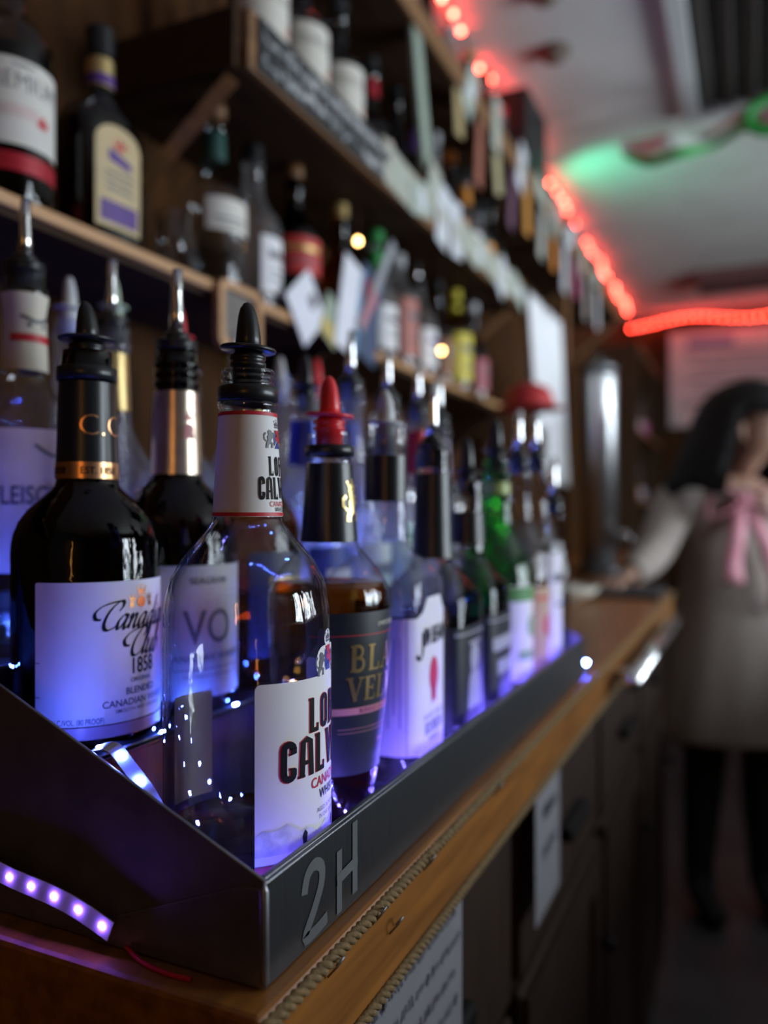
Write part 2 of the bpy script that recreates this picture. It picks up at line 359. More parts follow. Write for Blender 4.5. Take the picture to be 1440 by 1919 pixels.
LION = [poly([(a, b) for a, b in p]) for p in (
    [(0.1, 0.0), (0.32, 0.0), (0.3, 0.12), (0.42, 0.3), (0.6, 0.42), (0.55, 0.6), (0.35, 0.62), (0.2, 0.45), (0.12, 0.2)],
    [(0.58, 0.02), (0.8, 0.02), (0.75, 0.2), (0.82, 0.34), (0.6, 0.46), (0.5, 0.36), (0.64, 0.24)],
    [(0.28, 0.55), (0.6, 0.52), (0.7, 0.7), (0.62, 0.95), (0.4, 1.0), (0.25, 0.8)],
    [(0.34, 0.95), (0.62, 0.93), (0.78, 1.02), (0.66, 1.2), (0.45, 1.3), (0.3, 1.18)],
    [(0.62, 0.78), (0.85, 0.7), (0.98, 0.84), (0.92, 0.9), (0.7, 0.9)], [(0.64, 0.86), (0.9, 1.0), (1.0, 1.12), (0.92, 1.14), (0.62, 0.98)],
    [(0.2, 0.5), (0.02, 0.62), (0.0, 0.85), (0.14, 1.0), (0.08, 1.12), (-0.08, 0.95), (-0.08, 0.62), (0.14, 0.42)])]
def lion(h, x, y): return [xf(s, h / 1.3, h / 1.3, x, y) for s in LION]
CROWN = [poly([(0.0, 0.0), (1.0, 0.0), (1.0, 0.18), (0.0, 0.18)]), poly([(0.05, 0.24), (0.95, 0.24), (1.1, 0.7), (0.75, 0.45), (0.5, 0.85), (0.25, 0.45), (-0.1, 0.7)]), disc2(0.5, 0.95, 0.12, 8), disc2(-0.1, 0.78, 0.1, 8), disc2(1.1, 0.78, 0.1, 8)]
def crown(wd, x, y): return [xf(s, wd, wd, x - wd / 2, y) for s in CROWN]
def leaf(h, x, y):
    P = [(0, 0), (0.05, 0.3), (0.4, 0.22), (0.34, 0.36), (0.55, 0.58), (0.45, 0.62), (0.48, 0.78), (0.3, 0.74), (0.15, 0.6), (0.2, 0.9), (0.1, 0.86), (0, 1.05)]
    return poly([(x + a * h, y + b * h) for a, b in P] + [(x - a * h, y + b * h) for a, b in P[-2:0:-1]])

def decal(name, parent, surf, shapes, m, eps, turn=0.0, zref=None, step=0.004, zstep=0.012):
    """lay flat artwork (s along the girth, z up) on a bottle's surface as a thin print of its own"""
    V, F = join(*[([(a, b, 0.0) for a, b in s[0]], s[1]) for s in shapes])
    me = pydata(name, V, F); bm = bmesh.new(); bm.from_mesh(me)
    bmesh.ops.triangulate(bm, faces=bm.faces[:])
    xs = [v.co.x for v in bm.verts]; ys = [v.co.y for v in bm.verts]
    for ax, lo, hi, st in ((0, min(xs), max(xs), step), (1, min(ys), max(ys), zstep)):
        k = math.floor(lo / st) + 1
        while k * st < hi:
            co = [0, 0, 0]; no = [0, 0, 0]; co[ax] = k * st; no[ax] = 1
            bmesh.ops.bisect_plane(bm, geom=bm.verts[:] + bm.edges[:] + bm.faces[:], plane_co=co, plane_no=no, dist=1e-6); k += 1
    surf.table(zref if zref is not None else (min(ys) + max(ys)) / 2)
    for v in bm.verts: v.co = surf.at(v.co.x, v.co.y, eps, turn)
    bm.to_mesh(me); bm.free()
    return link(name, me, m, parent, True)

# ------------------------------------------------------------------ bottles
def ease(R, rn, hb, hs, n=7, q0=1.0):
    out = []
    for i in range(1, n + 1):
        t = i / n; a = t * PI / 2
        k = 0.5 - 0.5 * math.cos(PI * t)
        out.append((R + (rn - R) * k, hb + (hs - hb) * t, q0 * (1 - t)))
    return out
def shape_prof(R, hb, hs, rn0, rn1, hn, base=None, lip=0.0022):
    b = base if base is not None else R
    P = [(0.001, 0.006, 1), (b * 0.72, 0.005, 1), (b - 0.005, 0.0, 1), (b - 0.0012, 0.0025, 1), (b, 0.008, 1)]
    P += [(R, hb, 1)] if base is None else [(b + (R - b) * 0.55, hb * 0.38, 1), (R, hb * 0.72, 1), (R, hb, 1)]
    P += ease(R, rn0, hb, hs)
    P += [(rn1, hn - 0.022, 0), (rn1 + lip, hn - 0.020, 0), (rn1 + lip, hn - 0.013, 0), (rn1, hn - 0.011, 0), (rn1, hn, 0)]
    return P
def pourer(root, kind, z, r, m=None, tilt=0.0, k=1.0):
    m = m or BLACKP
    kk = 0.72 if kind == 'cone' else 1.0
    pr = lathe('pourer', [(r * 0.86 * kk, z - 0.014), (r * 0.9 * kk, z)] + sum([[(r * 1.02 * kk, z + 0.001 + i * 0.004), (r * 1.02 * kk, z + 0.003 + i * 0.004), (r * 0.86 * kk, z + 0.0035 + i * 0.004)] for i in range(2)], []) + [(r * 0.75 * kk, z + 0.009), (r * 0.5, z + 0.0095)], m if kind != 'chrome' else BLACKP, root, 24, cap=True)
    T = Matrix.Translation((0, 0, z + 0.009)) @ Matrix.Rotation(tilt, 4, 'Y')
    if kind == 'cone':
        d = lathe('flange', [(r * 0.5, 0), (r * 1.12, 0.0006), (r * 1.16, 0.0016), (r * 1.1, 0.0026), (r * 0.5, 0.003)], m, pr, 28, cap=True)
        pts = [(0, 0, 0), (-0.0003, 0, 0.008 * k), (-0.0009, 0, 0.0145 * k), (-0.0015, 0, 0.0200 * k), (-0.0018, 0, 0.0238 * k), (-0.0014, 0, 0.0262 * k), (-0.0009, 0, 0.0272 * k)]
        s = link('spout', pydata('spout', *tubev(pts, [0.0074, 0.0069, 0.0062, 0.0053, 0.0042, 0.0028, 0.0012], 14)), m, pr, True)
        for o in (d, s): o.matrix_local = T
    else:
        d = lathe('dome', [(r * 0.62, 0), (r * 0.66, 0.002), (r * 0.5, 0.005), (r * 0.3, 0.006)], BLACKP, pr, 20, cap=True)
        pts = [(0, 0, 0.004), (0, 0, 0.02 * k), (0.0, 0, 0.036 * k), (0.002, 0, 0.052 * k)]
        s = link('spout', pydata('spout', *tubev(pts, [0.0056, 0.0050, 0.0043, 0.0037], 16)), CHROME, pr, True)
        a = link('air_tube', pydata('air_tube', *tubev([(-0.0055, 0, 0.003), (-0.005, 0, 0.02 * k)], 0.0014, 8)), CHROME, pr, True)
        for o in (d, s, a): o.matrix_local = T
    return pr
def screw_cap(root, z, r, h, m):
    V, F = lathev([(r, z), (r, z + h * 0.12), (r * 0.96, z + h * 0.15)] + [(r, z + h * 0.18), (r, z + h * 0.93), (r * 0.93, z + h), (r * 0.3, z + h)], 28, None, True)
    return link('cap', pydata('cap', V, F), m, root)
def cork(root, z, r, h, m=None):
    lathe('stopper', [(r * 0.8, z - 0.006), (r * 0.85, z), (r * 1.15, z + 0.001), (r * 1.2, z + h * 0.5), (r * 1.15, z + h), (r * 0.4, z + h + 0.001)], m or WOODM, root, 20, cap=True)
def bottle(name, label, x, y, zb, prof, gl, face=0.0, shape=None, liq=None, group=None, seg=40, cat='bottle', wall=0.0):
    root = empty(name, (x, y, zb), face); tag(root, label, cat, group)
    full = list(prof)
    if wall:      # real wall thickness: the surface turns over at the mouth and runs back down inside
        inner = [(max(0.0008, p[0] - wall), max(p[1], 0.010), *p[2:]) for p in prof if p[0] - wall > 0.001]
        full = prof + inner[::-1]
    g = lathe('glass_body', full, gl, root, seg, shape)
    bm = bmesh.new(); bm.from_mesh(g.data); bmesh.ops.recalc_face_normals(bm, faces=bm.faces[:]); bm.to_mesh(g.data); bm.free()
    sf = Surf([p for p in prof if p[1] > 0.003 or p[0] > 0.02][1:] if False else prof[3:], shape)
    if liq:
        lv, lm = liq; P = [(0.0008, 0.0085, 1)]; z = 0.009
        while z < lv:
            r, q = sf.R(z); P.append((r * 0.955 - 0.0006, z, q)); z += 0.006
        r, q = sf.R(lv); P.append((r * 0.955 - 0.0006, lv, q)); P.append((0.0008, lv, q))
        li = lathe('liquor', P, lm, root, seg, shape, cap=True)
        bm = bmesh.new(); bm.from_mesh(li.data); bmesh.ops.recalc_face_normals(bm, faces=bm.faces[:]); bm.to_mesh(li.data); bm.free()
    root_surf[root.name] = sf
    return root, sf
root_surf = {}
def wrapband(root, sf, z0, z1, m, name='capsule', eps=0.0005, n=5, parent=None, shape=None):
    P = []
    for i in range(n + 1):
        z = z0 + (z1 - z0) * i / n; r, q = sf.R(z); P.append((r + eps, z, q))
    return lathe(name, P, m, parent or root, 40, shape)
def front(root, sf, w, z0, z1, m, prints=(), r=0.002, turn=0.0, name='label', s0=0.0):
    lb = decal(name, root, sf, [rrect(s0 - w / 2, s0 + w / 2, z0, z1, r)], m, 0.0003, turn)
    zr = (z0 + z1) / 2
    for i, (shapes, pm, *nm) in enumerate(prints):
        decal(nm[0] if nm else 'lettering', lb, sf, shapes, pm, 0.0006 + 0.00015 * i, turn, zr, 0.003)
    return lb

# ================================================================== THE ROOM
XL, Y0, Y1, ZC = -0.84, -1.7, 6.0, H + 1.40
FLOORM = mat('dark_floor', (0.05, 0.05, 0.055), 0.45, scale=6, col2=(0.085, 0.085, 0.09), bump=0.05)
CEILM = mat('painted_ceiling', (0.66, 0.65, 0.62), 0.8, scale=5, var=0.07, bump=0.05)
WALLW = mat('panel_wood', (0.030, 0.013, 0.005), 0.85, scale=6, stretch=(5, 5, 0.6), col2=(0.075, 0.030, 0.009), bump=0.2, spec=0.12)
WALLP = mat('wall_paint', (0.16, 0.13, 0.11), 0.8, scale=6)
def struct(o): o['kind'] = 'structure'; return o
struct(box('floor', XL - 0.1, XR + 0.2, Y0 - 0.1, Y1 + 0.1, -0.05, 0.0, FLOORM))
struct(box('ceiling', XL - 0.1, XR + 0.2, Y0 - 0.1, Y1 + 0.1, ZC, ZC + 0.05, CEILM))
struct(box('wall_left', XL - 0.08, XL, Y0, Y1, 0, ZC, WALLW))
struct(box('wall_back', XL, XR, Y0 - 0.08, Y0, 0, ZC, WALLP))
struct(box('wall_front', XL, XR, Y1, Y1 + 0.08, 0, ZC, WALLW))
V = []
ys = [Y0] + [t for a in WINDOWS for t in a[:2]] + [Y1]
for i in range(0, len(ys), 2): V.append(boxv(XR, XR + 0.1, ys[i], ys[i + 1], 0, ZC))
for a, b, z0, z1 in WINDOWS: V += [boxv(XR, XR + 0.1, a, b, 0, z0), boxv(XR, XR + 0.1, a, b, z1, ZC)]
struct(link('wall_right', pydata('wall_right', *join(*V)), WALLP))
for i, (a, b, z0, z1) in enumerate(WINDOWS):
    f = struct(link('window_%d' % (i + 1), pydata('wf', *join(boxv(XR - 0.01, XR + 0.11, a, a + 0.05, z0, z1), boxv(XR - 0.01, XR + 0.11, b - 0.05, b, z0, z1),
        boxv(XR - 0.01, XR + 0.11, a, b, z0, z0 + 0.05), boxv(XR - 0.01, XR + 0.11, a, b, z1 - 0.05, z1), boxv(XR + 0.03, XR + 0.07, (a + b) / 2 - 0.02, (a + b) / 2 + 0.02, z0, z1))), WOODD))
    for k in range(2):
        ya = a + 0.05 if k == 0 else (a + b) / 2 + 0.02; yb = (a + b) / 2 - 0.02 if k == 0 else b - 0.05
        box('pane', XR + 0.045, XR + 0.05, ya, yb, z0 + 0.05, z1 - 0.05, G_WINDOW, f)

# warm sconce on the wall behind the photographer (its tall amber streak shows in every bottle)
sc = empty('wall_sconce', (0.45, Y0, H + 0.25)); tag(sc, 'tall amber wall sconce on the wall behind the bar stools', 'lamp')
box('back_plate', -0.09, 0.09, 0.0, 0.02, -0.42, 0.42, WOODD, sc, 0.004)
lathe('lamp_tube', [(0.01, -0.38), (0.03, -0.37), (0.03, 0.37), (0.01, 0.38)], emis('amber_tube', (1.0, 0.45, 0.10), 13.0), sc, 20, cap=True).location = (0, 0.07, 0)

# unseen bar added across the aisle to block window light low down
sbar = empty('shade_bar', (0.80, 0, 0)); tag(sbar, 'added unseen wooden bar across the aisle that shades the cabinets and floor', 'light blocker')
box('shade_bar_body', 0.05, 0.45, -1.2, 5.4, 0.0, 1.06, WOODD, sbar); box('shade_bar_top', 0.0, 0.55, -1.25, 5.45, 1.061, 1.11, WOODM, sbar, 0.008)

# ------------------------------------------------------------------ counter
ZT = H - 0.2146
XF = -0.188
ct = empty('bar_counter_top', (0, 0, ZT)); tag(ct, 'orange-brown wooden back bar counter with rope-trimmed edge under the bottles', 'counter')
prism('slab', [(XL, 0.283), (XF, 0.283), (XF, 2.28), (-0.40, 2.28), (-0.40, 4.6), (XL, 4.6)], 'z', -0.055, 0.0, WOOD, ct, 0.003)
def rope(name, a, b, r, parent, pitch=0.016, m=ROPE):
    a, b = Vector(a), Vector(b); L = (b - a).length; n = max(8, int(L / pitch * 9)); t = (b - a).normalized()
    u = t.cross(Vector((1, 0, 0.01))).normalized(); v = t.cross(u); parts = []
    for k in range(3):
        pts = []
        for i in range(n + 1):
            an = 2 * PI * (i / 9.0) + 2 * PI * k / 3; p = a + t * (L * i / n) + (u * math.cos(an) + v * math.sin(an)) * r * 0.55
            pts.append(tuple(p))
        parts.append(tubev(pts, r * 0.52, 6))
    return link(name, pydata(name, *join(*parts)), m, parent, True)
rope('edge_rope', (XF + 0.0010, 0.284, -0.0050), (XF + 0.0010, 2.28, -0.0050), 0.0036, ct, 0.018)
rope('edge_rope', (XF + 0.0015, 0.284, -0.0555), (XF + 0.0015, 2.28, -0.0555), 0.0036, ct, 0.018)
rope('edge_rope', (XF + 0.0012, 0.2835, -0.0555), (XF + 0.0012, 0.2836, -0.0045), 0.0034, ct, 0.018)
for yy, dz in ((0.288, -0.006), (0.345, -0.006), (0.395, -0.004), (0.418, -0.02), (0.47, -0.005), (0.62, -0.006)):
    tube('staple', [(XF + 0.001, yy - 0.004, dz - 0.006), (XF + 0.006, yy - 0.003, dz), (XF + 0.0075, yy, dz + 0.003), (XF + 0.006, yy + 0.004, dz + 0.001), (XF + 0.001, yy + 0.005, dz - 0.005)], 0.0006, STEELD, ct, 6)
# cabinets below
CABM = mat('cabinet_wood', (0.016, 0.007, 0.004), 0.5, scale=7, stretch=(6, 6, 0.8), col2=(0.036, 0.016, 0.007), bump=0.15)
KNOB = mat('dark_iron', (0.02, 0.02, 0.02), 0.4, 0.7)
ycab = 0.30
cabs = ['dark brown cabinet with notice taped to it below the tray corner', 'dark brown cabinet below the middle of the bottle tray', 'dark brown cabinet below the far end of the bottle tray', 'dark brown cabinet below the chrome rail of the counter']
for i in range(4):
    wd = 0.49; cb = empty('bar_cabinet', (0, ycab, 0)); tag(cb, cabs[i], 'cabinet', 'cabinets under the back bar')
    box('body', XL + 0.02, -0.235, 0.0, wd - 0.006, 0.0, ZT - 0.057, CABM, cb)
    d = box('drawer', -0.234, -0.215, 0.015, wd - 0.02, ZT - 0.27, ZT - 0.085, CABM, cb, 0.003)
    box('handle', -0.214, -0.196, wd / 2 - 0.06, wd / 2 + 0.06, ZT - 0.19, ZT - 0.172, KNOB, d, 0.004)
    d = box('door', -0.234, -0.215, 0.015, wd - 0.02, 0.10, ZT - 0.285, CABM, cb, 0.003)
    V = join(boxv(-0.2145, -0.207, 0.02, 0.075, 0.105, ZT - 0.29), boxv(-0.2145, -0.207, wd - 0.08, wd - 0.025, 0.105, ZT - 0.29), boxv(-0.2145, -0.207, 0.075, wd - 0.08, 0.105, 0.16), boxv(-0.2145, -0.207, 0.075, wd - 0.08, ZT - 0.345, ZT - 0.29))
    link('door_frame', pydata('door_frame', *V), CABM, d)
    lathe('knob', [(0.004, 0), (0.005, 0.01), (0.011, 0.014), (0.012, 0.02), (0.006, 0.024)], KNOB, d, 14, cap=True).matrix_local = Matrix.Translation((-0.207, wd - 0.05, 0.6)) @ Matrix.Rotation(PI / 2, 4, 'Y')
    ycab += wd
cb = empty('bar_cabinet', (0, 2.285, 0)); tag(cb, 'dark brown recessed cabinet behind the person in the pale dress', 'cabinet', 'cabinets under the back bar')
box('body', XL + 0.02, -0.44, 0, 2.3, 0, ZT - 0.057, CABM, cb)
for k in range(4): box('door', -0.439, -0.42, 0.02 + k * 0.57, 0.56 + k * 0.57, 0.1, ZT - 0.08, CABM, cb, 0.003)
# notices taped under the counter edge
def notice(label, y0, y1, z0, z1, lines, tilt=0.0):
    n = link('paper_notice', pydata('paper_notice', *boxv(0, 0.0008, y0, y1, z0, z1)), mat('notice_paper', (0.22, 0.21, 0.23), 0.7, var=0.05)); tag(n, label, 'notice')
    n.location = (-0.1965, 0, ZT)
    sh = []
    for (u, v, wd, h) in lines:
        k = u; 
        while k < u + wd:
            ln = random.uniform(0.006, 0.02)
            pts = [(k + ln * j / 8, v + h * 0.5 * (1 if j % 2 else -1) * random.uniform(0.4, 1)) for j in range(9)]
            sh.append(stroke(pts, h * 0.3)); k += ln + 0.005
    V, F = join(*[([(0.0014, a, b) for a, b in s[0]], s[1]) for s in sh]); link('handwriting', pydata('hw', V, F), GREYINK, n)
    return n
notice('white handwritten paper notice taped below the counter edge nearest the camera', 0.395, 0.565, -0.26, -0.062, [(0.405, -0.075 - 0.022 * k, 0.14, 0.009) for k in range(8)])
notice('small pale paper note taped below the counter edge further along', 0.79, 0.90, -0.205, -0.062, [(0.82, -0.10 - 0.04 * k, 0.05, 0.016) for k in range(2)])
rl = empty('chrome_towel_rail', (XF, 0, ZT)); tag(rl, 'shiny chrome rail fixed along the counter front near the person', 'rail')
tube('bar', [(0.034, 1.18, -0.030), (0.034, 1.90, -0.030)], 0.012, CHROME, rl, 16)
for yy in (1.26, 1.82): tube('bracket', [(0.003, yy, -0.030), (0.03, yy, -0.030)], 0.007, CHROME, rl, 10)

# ------------------------------------------------------------------ stepped tray
Z1, Z2, Z3 = H - 0.206, H - 0.1425, H - 0.108
XT1, XT2, XT3, XT4 = -0.197, -0.338, -0.466, -0.66
YA, YB = 0.302, 1.062
ty = empty('bottle_tray', (0, 0, 0)); tag(ty, 'stepped brushed steel bottle tray with a sloping end panel on the counter', 'tray')
def tbox(nm, *a, m=STEEL, bev=0.0): return box(nm, *a, m, ty, bev)
lip = tbox('front_lip', XT1 - 0.0022, XT1, YA, YB, ZT + 0.0005, H - 0.166, bev=0.0008)
tbox('lip_hem', XT1 - 0.006, XT1 - 0.0023, YA + 0.003, YB - 0.003, H - 0.1690, H - 0.1655, bev=0.001)
tbox('tier', XT2, XT1 - 0.0025, YA + 0.003, YB - 0.003, Z1 - 0.002, Z1)
tbox('riser', XT2 - 0.002, XT2, YA + 0.003, YB - 0.003, Z1, Z2 - 0.002)
tbox('tier', XT3, XT2, YA + 0.003, YB - 0.003, Z2 - 0.002, Z2, bev=0.0006)
tbox('riser', XT3 - 0.002, XT3, YA + 0.003, YB - 0.003, Z2, Z3 - 0.002)
tbox('tier', XT4, XT3, YA + 0.003, YB - 0.003, Z3 - 0.002, Z3, bev=0.0006)
tbox('back_panel', XT4 - 0.002, XT4, YA, YB, ZT + 0.0005, Z3 + 0.03)
prof_end = [(XT1, ZT + 0.0005), (XT1, H - 0.166), (-0.366, H - 0.093), (-0.50, H - 0.040), (XT4, H - 0.040), (XT4, ZT + 0.0005)]
prism('end_panel', prof_end, 'y', YA, YA + 0.0022, STEELD, ty, 0.0007)
prism('end_panel', prof_end, 'y', YB - 0.0022, YB, STEELD, ty, 0.0007)
# folded corner gusset of the near end panel and the marks on the front lip
prism('corner_gusset', [(XT1 - 0.0005, ZT + 0.001), (XT1 - 0.0005, H - 0.1685), (-0.211, H - 0.1700), (-0.296, H - 0.2035), (-0.30, ZT + 0.001)], 'y', YA - 0.0016, YA - 0.0001, STEELD, ty, 0.0006)
lathe('corner_weld', [(0.001, ZT + 0.001), (0.0022, ZT + 0.004), (0.0022, H - 0.170), (0.0005, H - 0.166)], STEELD, ty, 10, cap=True).location = (XT1 - 0.001, YA, 0)
MARK = mat('faded_tape', (0.10, 0.105, 0.11), 0.6)
two = catmull([(0.335, -0.186), (0.338, -0.178), (0.345, -0.175), (0.352, -0.179), (0.352, -0.187), (0.345, -0.197), (0.336, -0.207), (0.345, -0.2085), (0.358, -0.207)], 4)
hh = [[(0.371, -0.211), (0.371, -0.178)], [(0.389, -0.208), (0.389, -0.169)], [(0.368, -0.193), (0.392, -0.191)]]
V, F = join(*[([(0.00012 * k, a, b) for a, b in s[0]], s[1]) for k, s in enumerate([stroke(two, 0.0062)] + [stroke(h, 0.0058) for h in hh])])
mk = link('painted_mark', pydata('mk', V, F), MARK, ty); mk.location = (XT1 + 0.0004, 0, H)

# ------------------------------------------------------------------ led strips
LEDM = emis('violet_led', (0.16, 0.12, 1.0), 1150.0)
LEDB = emis('blue_led', (0.05, 0.12, 1.0), 2300.0)
LEDC = emis('soft_blue_led', (0.08, 0.13, 1.0), 900.0)
LEDX = emis('dim_violet_led', (0.26, 0.11, 1.0), 170.0)
RIB = mat('led_ribbon', (0.55, 0.57, 0.65), 0.5, scale=120)
led_me = {}
def ledmesh(m):
    if m.name not in led_me:
        me = pydata('led', *boxv(-0.0014, 0.0014, -0.0008, 0.0008, 0, 0.0009)); me.materials.append(m); led_me[m.name] = me
    return led_me[m.name]
def led_strip(label, path, normals, m, width=0.008, spacing=0.0167, group='led strips on the bottle tray', first=0.006):
    """path: 3D points, normals: the side the leds face"""
    P = [Vector(p) for p in path]; Nn = [Vector(n).normalized() for n in normals]
    root = empty('led_strip', P[0]); tag(root, label, 'light strip', group); o0 = P[0]
    n = len(P); V = []; F = []
    for i in range(n):
        t = (P[min(i + 1, n - 1)] - P[max(i - 1, 0)]).normalized(); sd = t.cross(Nn[i]).normalized() * width / 2
        for s in (1, -1):
            for h in (0.0, 0.0007): V.append(tuple(P[i] - o0 + sd * s + Nn[i] * h))
    for i in range(n - 1):
        a, b = i * 4, i * 4 + 4
        F += [(a + 1, a + 3, b + 3, b + 1), (a, b, b + 2, a + 2), (a, a + 1, b + 1, b), (a + 2, b + 2, b + 3, a + 3)]
    F += [(0, 2, 3, 1), (4 * n - 4, 4 * n - 3, 4 * n - 1, 4 * n - 2)]
    link('ribbon', pydata('ribbon', V, F), RIB, root)
    acc = 0.0; nxt = first
    for i in range(n - 1):
        seg = (P[i + 1] - P[i]); L = seg.length
        while nxt <= acc + L:
            k = (nxt - acc) / L; p = P[i] + seg * k; nn = (Nn[i] * (1 - k) + Nn[i + 1] * k).normalized(); t = seg.normalized()
            sd = nn.cross(t).normalized(); t2 = sd.cross(nn)
            o = bpy.data.objects.new('led', ledmesh(m)); C.objects.link(o); o.parent = root
            M4 = Matrix((t2, sd, nn)).transposed().to_4x4(); M4.translation = p - o0 + nn * 0.0007
            o.matrix_local = M4; nxt += spacing
        acc += L
    return root
# strip 1: curls off the second tier, down to the lower tier, along the end panel, then behind the front lip
p = [(-0.348, 0.326, Z2 + 0.004), (-0.326, 0.318, H - 0.1320), (-0.308, 0.3145, H - 0.1230), (-0.297, 0.3135, H - 0.1215), (-0.287, 0.313, H - 0.1290), (-0.273, 0.313, H - 0.1420), (-0.262, 0.3128, H - 0.1580), (-0.250, 0.3125, H - 0.1760), (-0.237, 0.3122, H - 0.1900), (-0.222, 0.312, H - 0.1985)]
nrm = [(-0.2, -0.25, 1), (-0.4, -0.25, 0.9), (-0.3, -0.3, 1), (0.25, -0.3, 1), (0.7, -0.3, 0.7), (0.75, -0.3, 0.6), (0.8, -0.3, 0.6), (0.75, -0.3, 0.65), (0.5, -0.2, 0.85), (0.3, -0.1, 1)]
led_strip('violet LED strip curling down the tray step inside the end panel', catmull(p, 4), catmull(nrm, 4), LEDC, first=0.012)
led_strip('violet LED strip running along the inside foot of the front lip', [(-0.2025, 0.312, Z1 + 0.0005), (-0.2025, YB - 0.008, Z1 + 0.0005)], [(-0.35, 0, 1)] * 2, LEDM, 0.006)
led_strip('blue LED strip along the front edge of the middle tier', [(-0.3425, 0.335, Z2 + 0.0005), (-0.3425, YB - 0.008, Z2 + 0.0005)], [(-0.3, 0, 1)] * 2, LEDB, 0.007, 0.040, first=0.03)
led_strip('blue LED strip along the front edge of the rear tier', [(-0.4705, 0.312, Z3 + 0.0005), (-0.4705, YB - 0.008, Z3 + 0.0005)], [(-0.3, 0, 1)] * 2, LEDB, 0.007)
p = [(-0.40, 0.2955, ZT + 0.026), (-0.372, 0.2945, ZT + 0.0285), (-0.345, 0.2935, ZT + 0.0255), (-0.318, 0.2935, ZT + 0.0225), (-0.300, 0.2945, ZT + 0.018), (-0.281, 0.2950, ZT + 0.0115)]
led_strip('loose violet LED strip end hanging outside the tray end panel', catmull(p, 4), [(0, -1, 0.15)] * 21, LEDX, 0.0095, 0.0158, first=0.005)
# a bright LED end beyond the far end of the tray
led_strip('stray blue LED tail poking past the far tray end', [(-0.199, YB + 0.004, Z1 + 0.004), (-0.199, YB + 0.02, Z1 + 0.006)], [(0.4, -1, 0.2)] * 2, LEDB, 0.007, 0.05, first=0.01)
w1 = tube('loose_wire', catmull([(-0.275, 0.2985, ZT + 0.004), (-0.262, 0.2945, ZT + 0.0018), (-0.245, 0.2925, ZT + 0.0014), (-0.232, 0.2935, ZT + 0.0013)], 5), 0.0011, mat('red_wire', (0.5, 0.01, 0.02), 0.4), None, 8)
tag(w1, 'thin red wire lying on the counter at the tray foot', 'wire')

# ------------------------------------------------------------------ bottles on the lower tier
X1r = -0.252
def rel(z, zb): return H + z - zb
# 1. clear round bottle at the corner
b0 = Z1
prof = [(0.001, 0.006), (0.032, 0.005), (0.040, 0.0), (0.0445, 0.0025), (0.0455, 0.008), (0.0455, 0.148), (0.0452, 0.153), (0.0442, 0.160), (0.0415, 0.170), (0.036, 0.180), (0.0295, 0.188), (0.0235, 0.195), (0.0200, 0.2000), (0.0189, 0.2036), (0.0156, 0.2604), (0.0156, 0.2625), (0.0163, 0.2632), (0.0163, 0.2650), (0.0150, 0.2662), (0.0150, 0.270)]
prof += sum([[(0.0138, 0.2705 + i * 0.0035), (0.0147, 0.2715 + i * 0.0035), (0.0147, 0.2725 + i * 0.0035), (0.0138, 0.2735 + i * 0.0035)] for i in range(4)], [])
rt, sf = bottle('whiskey_bottle', 'clear round bottle with white red-trimmed label and black spout at the tray corner', X1r, 0.368, b0, prof, G_CLEAR, math.radians(12), liq=(0.036, L_TEA), group='front row of bottles on the tray', seg=64, wall=0.0018)
z = lambda q: rel(q, b0)
crest = [disc2(-0.0065, z(-0.0795), 0.0072, 16, 0.0085), disc2(0.007, z(-0.0795), 0.0072, 16, 0.0085), rrect(-0.007, 0.007, z(-0.089), z(-0.071), 0.002), disc2(0, z(-0.0675), 0.0048, 14)]
lb = decal('label', rt, sf, [rrect(-0.0504, 0.0504, z(-0.1845), z(-0.0861), 0.003)], PAPER, 0.0003)
decal('crest_backing', lb, sf, crest, PAPER, 0.00032, 0, z(-0.135))
P = lambda shapes, m, e, nm='lettering': decal(nm, lb, sf, shapes, m, e, 0, z(-0.135), 0.0025)
P(letters('LORD', cond, 0.0180, 0.0, z(-0.1149), 1.0, 0.022, 0.04, 0.06), REDINK, 0.0005, 'lettering_outline')
P(letters('CALVERT', cond, 0.0202, 0.0, z(-0.1369), 1.0, 0.022, 0.04, 0.05), REDINK, 0.0005, 'lettering_outline')
P(letters('LORD', cond, 0.0178, 0.0003, z(-0.1148), 1.0, 0.0, 0.04, 0.06), INK, 0.00075)
P(letters('CALVERT', cond, 0.0200, 0.0003, z(-0.1368), 1.0, 0.0, 0.04, 0.05), INK, 0.00075)
P([text2('CANADIAN', 0.0052, 0.92, 0.015, 0, 'CENTER', 0.0, z(-0.1438))], REDINK, 0.0006)
P([text2('WHISKY', 0.0048, 0.85, 0.015, 0, 'CENTER', 0.0, z(-0.1505))], INK, 0.0006)
P([text2('AGED 36 MONTHS', 0.0023, 0.95, 0.0, 0, 'CENTER', 0.0, z(-0.1575)), text2('IN OAK BARRELS', 0.0023, 0.9, 0.0, 0, 'CENTER', 0.0, z(-0.1612))], GREYINK, 0.0006)
P(lion(0.0125, -0.0135, z(-0.0865)) + crown(0.006, 0, z(-0.0695)), GREYINK, 0.0006, 'crest_lion')
P([xf(s, -1, 1) for s in lion(0.0125, -0.0135, z(-0.0865))], GREYINK, 0.0006, 'crest_lion')
P([poly([(-0.0045, z(-0.0725)), (-0.0045, z(-0.0835)), (0.0, z(-0.078))]), poly([(-0.0038, z(-0.0845)), (0.0038, z(-0.0845)), (0.0, z(-0.079))])], BLUEINK, 0.0006, 'crest_shield')
P([poly([(-0.0038, z(-0.0715)), (0.0038, z(-0.0715)), (0.0, z(-0.077))]), poly([(0.0045, z(-0.0725)), (0.0045, z(-0.0835)), (0.0, z(-0.078))]), leaf(0.006, 0, z(-0.0805))], REDINK, 0.0007, 'crest_shield')
